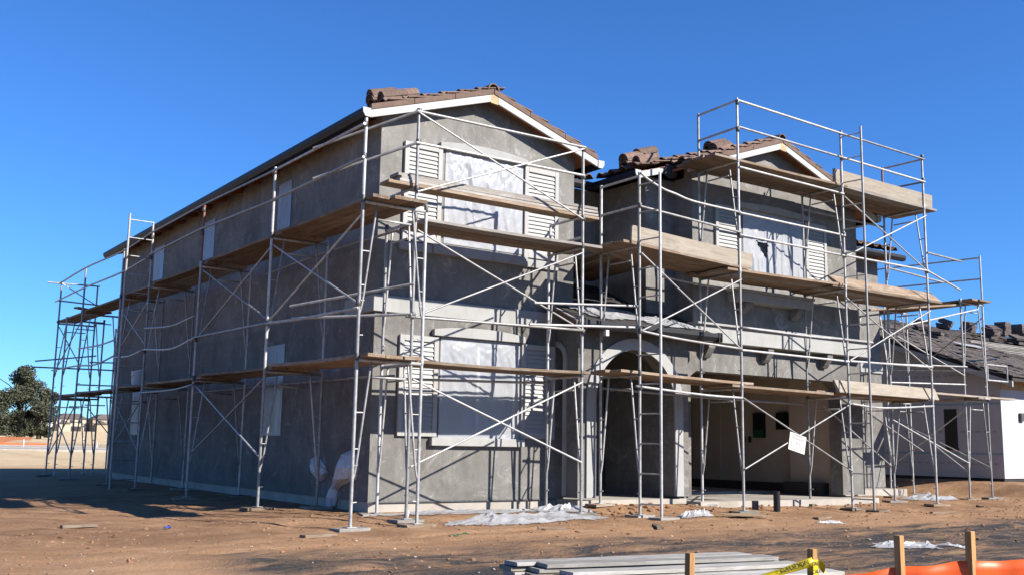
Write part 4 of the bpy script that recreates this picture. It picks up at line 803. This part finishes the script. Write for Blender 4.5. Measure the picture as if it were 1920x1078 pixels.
crumple('plastic_sheet', (1.45,-.45,0), .02, 2.15, .46, .07, 'long white plastic sheet lying along the foot of the tall gable wall', 3.1)
crumple('plastic_sheet', (1.70,-1.62,0), .16, 1.85, .46, .115, 'crumpled white plastic sheet on the dirt before the tall gable', 8.4)
crumple('plastic_sheet', (2.85,-.72,0), -.35, .55, .24, .15, 'small heap of white plastic beside the porch pier', 5.7)
crumple('plastic_sheet', (4.60,-1.75,0), .05, .45, .25, .14, 'small clear plastic heap right of the entry ladder', 13.2)
crumple('plastic_sheet', (13.1,-.15,0), .1, 1.25, .45, .17, 'white plastic heap under the right corner scaffold', 17.9)
crumple('plastic_sheet', (4.1,-5.6,0), -.25, .62, .26, .10, 'glossy clear plastic scrap on the dark ground behind the stakes', 23.5)
crumple('plastic_sheet', (5.45,-3.55,0), -.2, .38, .10, .07, 'thin torn strip of white plastic on the dirt before the garage', 29.3)
crumple('plastic_sheet', (4.9,-5.75,0), -.5, .30, .12, .06, 'small shiny plastic scrap right of the clear plastic scrap', 31.3)
zp = lambda X, Y: 2.945+.452*(Y+.86)
crumple('plastic_sheet', (4.0,-.42,0), 0, .92, .40, .10, 'white plastic sheet draped over the left half of the porch roof', 41.2, onto=zp)
crumple('plastic_sheet', (5.15,-.62,0), 0, .78, .22, .09, 'torn white plastic along the right half of the porch gutter', 47.7, onto=zp)
crumple('tarp', (4.4,.35,0), 0, .65, .5, .10, 'black felt crumpled at the back of the porch roof', 53.1, mat='felt', cat='tarp', onto=zp)
MB().prism([(4.82,-1.95),(5.35,-2.05),(5.28,-2.62),(4.98,-2.70),(4.70,-2.36)], 2, gh(5,-2.3)+.03, gh(5,-2.3)+.036).build('cardboard', 'card'); tag(bpy.data.objects['cardboard'], 'flat piece of brown cardboard on the dirt before the garage', 'cardboard')
def stub(x, y, r, h, mat, label, capm=None):
    z = gh(x, y)-.03; n = 20; o = empty('pipe_stub', (x,y,z), label, 'pipe'); vs = []
    for zz, rr in ((0,r),(h,r),(h,r*.82),(h-.05,r*.82)): vs += [(x+rr*math.cos(2*math.pi*i/n), y+rr*math.sin(2*math.pi*i/n), z+zz) for i in range(n)]
    mobj('pipe_wall', mesh('pipe_wall', vs, [(k*n+i, k*n+(i+1)%n, (k+1)*n+(i+1)%n, (k+1)*n+i) for k in range(3) for i in range(n)]+[tuple(range(3*n,4*n))]), mat, o)
stub(6.75,-1.45,.055,.36,'black','upright black pipe stub in the dirt before the garage'); stub(6.60,-1.12,.055,.17,'pipedark','short grey pipe stub beside the taller black pipe')
MB().box((-.05,-.98,gh(-.05,-.98)+.0), (-.01,-.93,gh(-.05,-.98)+.2)).build('flag', 'white').rotation_euler = (.1,.25,.3); bpy.data.objects['flag'].location = (-.30,-.2,0); tag(bpy.data.objects['flag'], 'small white scrap standing at the foot of the corner', 'scrap')
crumple('green_ribbon', (-.45,-3.1,0), -.3, .16, .03, .04, 'short green ribbon on the dirt before the corner scaffold', 61.0, 'green', 20, 8, 'ribbon')
crumple('blue_scrap', (-3.05,-1.05,0), .3, .06, .05, .05, 'tiny blue plastic scrap on the dirt at the left', 63.0, 'blue', 14, 10, 'scrap')
for k, (x, y, a, l, lb) in enumerate(((-2.1,-2.6,.4,.5,'short wooden offcut on the open dirt left of the corner scaffold'), (.9,-2.75,-.5,.35,'small wooden offcut on the dirt before the tall gable'), (2.6,-3.1,1.1,.28,'stubby wooden offcut on the dirt before the porch'), (6.1,-2.75,.2,.42,'wooden offcut on the dirt before the garage opening'), (9.6,-2.4,-.3,.5,'wooden offcut on the dirt right of the garage ladder'), (12.0,-1.9,.7,.3,'wooden offcut on the dirt near the right corner scaffold'), (-4.0,-.2,.15,.4,'wooden offcut at the edge of the house shadow'))):
    plank('offcut', (x,y,gh(x,y)+.018), (x+l*math.cos(a),y+l*math.sin(a),gh(x+l*math.cos(a),y+l*math.sin(a))+.018), .09, .035, mat='plank', sag=0, label=lb, cat='offcut', group='wooden offcuts on the dirt')
# lumber pile
ang = math.radians(-8.5); U = Vector((math.cos(ang), math.sin(ang), 0)); V = Vector((-math.sin(ang), math.cos(ang), 0)); O = Vector((-1.72,-5.72,0)); gz = gh(0,-6.1)
lay = [(0,[(-.10,3.15,-.12),(.12,3.2,-.39),(.0,3.1,-.66),(-.05,3.2,-.93)]), (1,[(.05,3.08,-.20),(.20,3.15,-.46),(.30,3.22,-.73),(.1,3.3,-.97)]), (2,[(.02,3.02,-.14),(.10,3.10,-.40),(.38,3.18,-.66),(.22,3.26,-.90)]), (3,[(0,2.98,-.12),(.16,3.05,-.36),(.30,3.12,-.61)]), (4,[(.03,2.92,-.13),(.22,3.0,-.37)])]
LN = ['bottom','second','third','fourth','top']; PN = ['farthest','middle','near','nearest']
for k, bs in lay:
    for j, (s, e_, v) in enumerate(bs):
        p0 = O+U*s+V*v; p1 = O+U*(e_-.42)+V*v; z = gz+.022+k*.039; j1, j2 = random.uniform(-.035,.035), random.uniform(-.035,.035)
        plank('lumber_board', (p0.x,p0.y+j1,z), (p1.x,p1.y+j2,z-.01), .225, .032, mat='lumber' if (k+j) % 3 else 'plankpale', sag=.003, label='%s weathered board in the %s layer of the lumber pile' % (PN[j], LN[k]), cat='board', group='boards of the lumber pile')
# stakes, orange fence, tape
stk = [(-1.866,-8.109,.34,'leftmost wooden stake, standing before the lumber pile'), (-1.226,-8.565,.38,'wooden stake wrapped with yellow caution tape'), (-.780,-8.895,.475,'wooden stake at the left end of the orange fence'), (-.409,-9.161,.51,'rightmost wooden stake holding the orange fence')]
for x, y, z, lb in stk:
    b = gh(x, y)-.15; h = z-b; w = .0225; tx, ty = random.uniform(-.02,.02), random.uniform(-.02,.02)
    vs = []
    for zz, dx, dy, s in ((b,tx,ty,w),(z-.004,0,0,w),(z,0,0,w-.003)): vs += [(x+dx-s,y+dy-s,zz),(x+dx+s,y+dy-s,zz),(x+dx+s,y+dy+s,zz),(x+dx-s,y+dy+s,zz)]
    o = mobj('stake', mesh('stake', vs, [(0,1,2,3),(11,10,9,8)]+[(k*4+i, k*4+(i+1)%4, k*4+4+(i+1)%4, k*4+4+i) for k in range(2) for i in range(4)]), 'stake'); tag(o, lb, 'stake', 'wooden stakes in the foreground')
top = [(-1.55,-8.30,-.02),(-1.10,-8.60,.205),(-.80,-8.845,.268),(-.43,-9.115,.320),(-.105,-9.32,.335),(.5,-9.75,.36),(1.2,-10.2,.35)]
vs = []; fs = []; m = 12; nseg = 60
seg = [Vector(a) for a in top]; cum = [0]
for a, b in zip(seg, seg[1:]): cum.append(cum[-1]+(b-a).length)
for i in range(nseg+1):
    d = cum[-1]*i/nseg; k = max(q for q in range(len(cum)-1) if cum[q] <= d+1e-9); t = (d-cum[k])/(cum[k+1]-cum[k]); p = seg[k].lerp(seg[k+1], t); g = gh(p.x, p.y)-.05
    nrm = Vector((.6,.8,0))
    for j in range(m+1):
        s = j/m; off = .03*math.sin(i*.45+s*2)*s+.018*math.sin(i*1.1+s*5); q = p+nrm*(-.03+off*.8); vs.append((q.x, q.y, p.z*(1-s)+g*s+.006*math.sin(i*.8)*(1-s)))
fs = [(i*(m+1)+j, (i+1)*(m+1)+j, (i+1)*(m+1)+j+1, i*(m+1)+j+1) for i in range(nseg) for j in range(m)]
o = mobj('barrier_fence', mesh('barrier_fence', vs, fs, True), 'orange'); tag(o, 'bright orange plastic barrier fence stretched between the wooden stakes', 'fence')
sm = o.modifiers.new('thick', 'SOLIDIFY'); sm.thickness = .004
tp = empty('caution_tape', (-1.226,-8.565,.30), 'yellow caution tape with black letters tied to a wooden stake', 'tape')
a0 = Vector((-1.25,-8.59,.305)); a1 = Vector((-1.40,-8.43,.225)); a2 = Vector((-1.86,-8.13,.06)); w = .027
def strip(pts, hw, tw):
    vs = []; n = len(pts)
    for i, p in enumerate(pts):
        d = (pts[min(i+1,n-1)]-pts[max(i-1,0)]).normalized(); up = Vector((0,0,1)); up = (up-d*up.dot(d)).normalized(); up = Matrix.Rotation(tw(i/(n-1)), 3, d) @ up; vs += [tuple(p+up*hw), tuple(p-up*hw)]
    return vs, [(2*i, 2*i+1, 2*i+3, 2*i+2) for i in range(n-1)]
pts = [a0.lerp(a1, t/6) for t in range(7)]+[a1.lerp(a2, t/8) for t in range(1,9)]
vs, fs = strip(pts, w, lambda s: .9*math.sin(s*3)); o = mobj('tape_run', mesh('tape_run', vs, fs, True), 'yellow', tp); md = o.modifiers.new('t', 'SOLIDIFY'); md.thickness = .001
for dz, s in ((.0,1), (-.05,1.02)): MB().box((-1.226-.0245*s,-8.565-.0245*s,.285+dz-.022), (-1.226+.0245*s,-8.565+.0245*s,.285+dz+.03)).build('tape_wrap', 'yellow', tp)
vs, fs = strip([Vector((-1.20,-8.59,.30)), Vector((-1.185,-8.61,.275)), Vector((-1.172,-8.60,.25)), Vector((-1.165,-8.615,.235))], .02, lambda s: s*2); mobj('tape_end', mesh('tape_end', vs, fs, True), 'yellow', tp)
def text(s, size, world, mat, parent, name='lettering'):
    cu = bpy.data.curves.new(name, 'FONT'); cu.body = s; cu.size = size; cu.extrude = .0004; cu.align_x = 'CENTER'; cu.align_y = 'CENTER'
    tmp = bpy.data.objects.new('tmp', cu); COL.objects.link(tmp); dg = bpy.context.evaluated_depsgraph_get(); me = bpy.data.meshes.new_from_object(tmp.evaluated_get(dg)); bpy.data.objects.remove(tmp)
    me.materials.clear(); return mobj(name, me, mat, parent, world)
def face(p, xdir, zdir): 
    X = Vector(xdir).normalized(); Z = Vector(zdir); Z = (Z-X*Z.dot(X)).normalized(); Y = Z.cross(X); Mx = Matrix((X,Y,Z)).transposed().to_4x4(); Mx.translation = Vector(p); return Mx
camd = Vector((-.62,-.78,.05)); td = (a0-a1).normalized(); mid = a0.lerp(a1,.55)
text('CAUTION', .042, face(mid+Vector((-.004,-.009,.008)), td, Vector((-.60,-.55,.55))), 'ink', tp); text('CAU', .036, face((-1.226,-8.5915,.289), (1,0,0), (0,-1,0)), 'ink', tp); text('CAU', .034, face((-1.226,-8.592,.240), (1,0,0), (0,-1,0)), 'ink', tp); text('TION', .034, face((-1.2525,-8.565,.289), (0,-1,0), (-1,0,0)), 'ink', tp)

# ------------------------------------------------------------------ neighbouring house
nh = empty('neighbour_house', (18,1.3,.3), 'single-storey neighbouring house in pale wrap with half-tiled dark roof', 'house')
def nbx(name, a, b, mat, par=None): return box(name, a, b, mat, par or nh)
NP = .345; zr = lambda y: 2.86+NP*(y-.45)
MB().prism([(1.0,.42),(14.6,.42),(14.6,zr(1.0)-.082),(7.8,zr(7.8)-.082),(1.0,zr(1.0)-.082)], 0, 18.0, 18.2).build('gable_wall', 'house_wrap', nh)
nbx('front_wall', (18.2,1.0,.42), (36,1.2,2.97), 'house_wrap'); nbx('foundation', (18.03,1.03,-.2), (34,14.5,.42), 'felt')
nbx('sheathing', (18.02,.985,2.62), (36,.999,2.96), 'osb'); nbx('meter_box', (18.80,.93,1.85), (18.98,.995,2.05), 'pipedark')
w = nbx('window', (17.985,2.2,1.15), (17.999,2.55,2.15), 'black'); nbx('window_frame', (17.97,2.17,1.10), (17.984,2.58,1.145), 'dark', w)
for z in (1.0, 2.25, 3.35): nbx('wrap_stripe', (17.993,1.02,z), (17.999,(7 if z < 3 else 4.5),z+.035), 'teal')
for y in (2.9, 3.6, 4.6): nbx('wrap_seam', (17.994,y,.5), (17.999,y+.03,3.0), 'teal')
for z in (.75, 1.55, 2.45, 3.0):
    for k in range(26 if z < 2.7 else 14): nbx('wrap_print', (17.9955,1.15+k*.21,z), (17.999,1.15+k*.21+.10+.05*((k*7)%3)/2,z+.04), 'print')
NP = .345; zr = lambda y: 2.86+NP*(y-.45)
mb = MB(); deck(mb, [(17.6,.45,zr(.45)),(36,.45,zr(.45)),(36,7.8,zr(7.8)),(17.6,7.8,zr(7.8))], .08); deck(mb, [(17.6,15.15,zr(.45)),(36,15.15,zr(.45)),(36,7.8,zr(7.8)),(17.6,7.8,zr(7.8))], .08); nro = mb.build('roof', 'felt', nh)
MB().prism([(.44,zr(.45)-.22),(7.8,zr(7.8)-.22),(7.8,zr(7.8)-.085),(.44,zr(.45)-.085)], 0, 17.57, 17.62).build('rake_board', 'fascia', nh)
cn = math.cos(math.atan(NP)); sn = math.sin(math.atan(NP)); Upn = Vector((0,cn,sn)); Nn = Vector((0,-sn,cn))
FT = mesh('shingle', boxv((0,0,0), (.29,.42,.026)), BOXF); bulk = MB(); cnt = 0
for rw in range(22):
    for c in range(54):
        x = 17.55+c*.305+(rw % 2)*.15; y = rw*.345
        if c > 18+.5*abs(rw-11) and 7 < rw < 17: continue
        if random.random() < .06+.10*(rw > 12): continue
        tl = math.radians(4.2+random.uniform(-.7,1.4)); u2 = (math.cos(tl)*Upn-math.sin(tl)*Nn); n2 = Vector((1,0,0)).cross(u2); R = Matrix((Vector((1,0,0)), u2, n2)).transposed().to_4x4() @ Matrix.Rotation(random.uniform(-.02,.02), 4, 'Z')
        R.translation = Vector((x, .42, zr(.42)))+Upn*y+Nn*(.038+random.uniform(0,.012))
        if cnt < 290 and c < 16 and rw < 19: mobj('tile', FT, 'shingle', nro, R); cnt += 1
        else: bulk.add([tuple(R @ v.co) for v in FT.vertices], BOXF)
me = bpy.data.meshes.new('tile_courses'); me.from_pydata(bulk.v, [], bulk.f); tag(mobj('tile_courses', me, 'shingle', nro), kind='stuff')
for k in range(9):
    y = 3.2+k*.34; p = Vector((23.4+.2*abs(k-4),.42,zr(.42)))+Upn*(y-.42)+Nn*.02; q = p+Vector((9,0,0)); plank('batten', p, q, .045, .03, mat='plankgrey', parent=nro, sag=0, ref=Nn)
spots = [(25.6,7.2),(27.4,7.4),(28.4,7.1),(29.2,7.5),(29.9,7.5),(30.5,7.2),(31.2,7.6),(24.6,7.4),(32.0,7.6),(21.6,5.0),(22.7,6.2),(27.0,6.4),(29.4,6.5),(28.0,6.0)]
for k, (x, y) in enumerate(spots):
    z = zr(y)+.06; e = empty('shingle_stack', (x,y,z), '%s dark roof tile stack counted from the left on the neighbouring roof' % (['first','second','third','fourth','fifth','sixth','seventh','eighth','ninth','tenth','eleventh','twelfth','thirteenth','fourteenth'][sorted(range(len(spots)), key=lambda i: spots[i][0]-spots[i][1]).index(k)]), 'roof tiles', 'tile stacks on the neighbouring roof')
    st = random.uniform(-.5,.5); hz = 6 if k in (4,6,8) else random.choice((2,3,4))
    for j in range(hz):
        R = Matrix.Translation((x,y,z+.01)) @ Matrix.Rotation(st+random.uniform(-.1,.1)*(1 if k in (4,6,8) else 3), 4, 'Z') @ Matrix.Rotation(.03 if k in (4,6,8) else .25+random.uniform(-.15,.25), 4, 'X') @ Matrix.Translation((-.16+random.uniform(-.02,.02),-.2,j*.085))
        mobj('tile', FT, 'tiledark', e, R @ Matrix.Diagonal((1.25,1.05,3.0,1)))
R = Matrix((Vector((1,0,0)), Upn, Nn)).transposed().to_4x4(); R.translation = Vector((21.6,3.9,zr(3.9)+.12))
tag(mobj('metal_sheet', mesh('metal_sheet', boxv((-.55,-.2,0), (.55,.2,.01)), BOXF), 'pipe', None, R @ Matrix.Rotation(-.2, 4, 'Z')), 'bluish metal flashing sheet lying on the neighbouring roof', 'metal sheet')

# ------------------------------------------------------------------ far left background
def tree(loc, h, w, label, nleaf=9000, sd=1):
    r2 = np.random.RandomState(sd); t = empty('tree', loc, label, 'tree'); L0 = Vector(loc); mb = MB(); tips = []
    v, f = sweep([L0, L0+Vector((.1,0,h*.2)), L0+Vector((.0,.1,h*.45))], .35, 8); mb.add(v, f)
    for k in range(11):
        a = k*2.4; z = h*(.15+.05*k); e1 = L0+Vector((math.cos(a)*w*.33, math.sin(a)*w*.33, z+h*.22)); v, f = sweep([L0+Vector((0,0,z*.8)), L0+Vector((math.cos(a)*w*.15, math.sin(a)*w*.15, z+h*.1)), e1], .06, 6); mb.add(v, f)
    mb.build('trunk', 'bark', t, 0, True)
    C = []
    for k in range(46):
        a = r2.rand()*6.28; zz = r2.rand(); prof = math.sin(math.pi*(.16+.80*zz))**.7; rr = w*.5*prof*math.sqrt(r2.rand())
        C.append((rr*math.cos(a), rr*math.sin(a), h*(.10+.84*zz), w*(.08+.08*r2.rand())))
    C = np.array(C); ci = r2.randint(0, len(C), nleaf); d = r2.randn(nleaf, 3); d /= np.linalg.norm(d, axis=1)[:,None]; d *= (r2.rand(nleaf,1)**.45)
    P = C[ci,:3]+d*C[ci,3:4]*np.array([1,1,.85]); a1 = r2.randn(nleaf,3); a1 /= np.linalg.norm(a1,axis=1)[:,None]; a2 = np.cross(a1, r2.randn(nleaf,3)); a2 /= np.linalg.norm(a2,axis=1)[:,None]; s = (.10+.12*r2.rand(nleaf,1))
    P = P+np.array(loc); V_ = np.stack([P-a1*s, P+a2*s*.5, P+a1*s, P-a2*s*.5], 1).reshape(-1,3)
    me = bpy.data.meshes.new('crown'); me.from_pydata(V_.tolist(), [], np.arange(nleaf*4).reshape(-1,4).tolist()); mobj('crown', me, 'leaf', t)
tree((19.6,141.4,gh(19.6,141.4)), 9.9, 9.0, 'big dark green tree at the left edge beyond the field', 30000, 1)
tree((13.6,142.9,gh(13.6,142.9)), 9.4, 8.2, 'tree cut off by the left picture edge beside the big tree', 20000, 5)
tree((22.6,143.8,gh(22.6,143.8)), 5.2, 4.4, 'small bush-like tree at the right foot of the big tree', 7000, 9)
for k, (x0, x1, y) in enumerate(((1.0,30,59), (-8,34,72), (4,50,90))): tag(box('concrete_pad', (x0,y-5,gh(x0,y)-.2), (x1,y+6,gh(6,y+6)+.05), 'concrete'), kind='structure')
tag(box('silt_fence', (-20,108,gh(0,108)-.1), (40,108.05,gh(0,108)-.0+.17), 'orange'), 'low orange barrier fence across the far field', 'fence'); tag(box('board_fence', (-25,132,gh(0,132)-.3), (19.5,132.2,gh(0,132)+.72), 'soffit'), 'low brown fence under the trees at the far left', 'fence')
for k, (x, y, h) in enumerate(((11.9,72.5,.75),(12.6,72.9,.8),(8.2,72.2,.6),(10.1,73.0,.7),(13.8,73.5,.5))):
    vs, fs = sweep([(x,y,gh(x,y)-.1),(x,y,gh(x,y)+h*.5),(x,y,gh(x,y)+h)], .055, 8); o = mobj('vent_pipe', mesh('vent_pipe', vs, fs, True), 'white'); tag(o, '%s white pipe stub from the left on the far concrete pad' % ORD[[2,3,0,1,4][k]], 'pipe', 'white pipes on the far pads')
def far_house(x, y, w, h, wallm, label, gab):
    z = gh(x, y)-.3; e = empty('far_house', (x,y,z), label, 'house', 'houses far across the field'); d = 9
    box('wall', (x,y,z), (x+w,y+d,z+h), wallm, e); MB().prism([(x-.5,z+h),(x+w+.5,z+h),(x+w*.72,z+h+2.0),(x+w*.28,z+h+2.0)], 1, y-.5, y+d+.5).build('roof', 'shingle', e)
    if gab: box('wing', (x+.6,y-2.2,z), (x+w*.42,y,z+h*.62), wallm, e); MB().prism([(x+.3,z+h*.62),(x+w*.42+.3,z+h*.62),(x+.45+w*.21,z+h*.62+1.2)], 1, y-2.6, y+.1).build('roof', 'shingle', e)
    box('garage_opening', (x+w*.5,y-.1,z), (x+w*.5+3.6,y,z+2.3), 'dark', e)
    for k in range(3): box('window', (x+w*(.16+.28*k),y-.08,z+h*.68), (x+w*(.16+.28*k)+1.2,y-.001,z+h*.68+1.2), 'glass', e)
MT['cream'] = simple('cream wall', (.62,.52,.38), .9, .05, 1); MT['pale'] = simple('pale wall', (.66,.63,.58), .9, .05, 1); MT['tan'] = simple('tan wall', (.50,.40,.28), .9, .05, 1)
for k, (x, wd, m_, g) in enumerate(((66,11,'pale',0),(79,11,'cream',1),(91.5,12,'tan',1),(105,11,'pale',0))): far_house(x, 410+4*(k % 2), wd, 5.2, m_, ['pale far house half hidden by the big tree','cream far house with a lower wing beyond the field','tan far house seen between the scaffold posts','pale far house nearest the shaded wall corner'][k], g)
for k, x in enumerate((84, 96)): tag(tube('light_pole', (x,395,gh(x,395)-.5), (x,395,gh(x,395)+9), .08, None, 'pipedark', 6), ['left','right'][k]+' thin street light pole above the far roofs', 'pole')
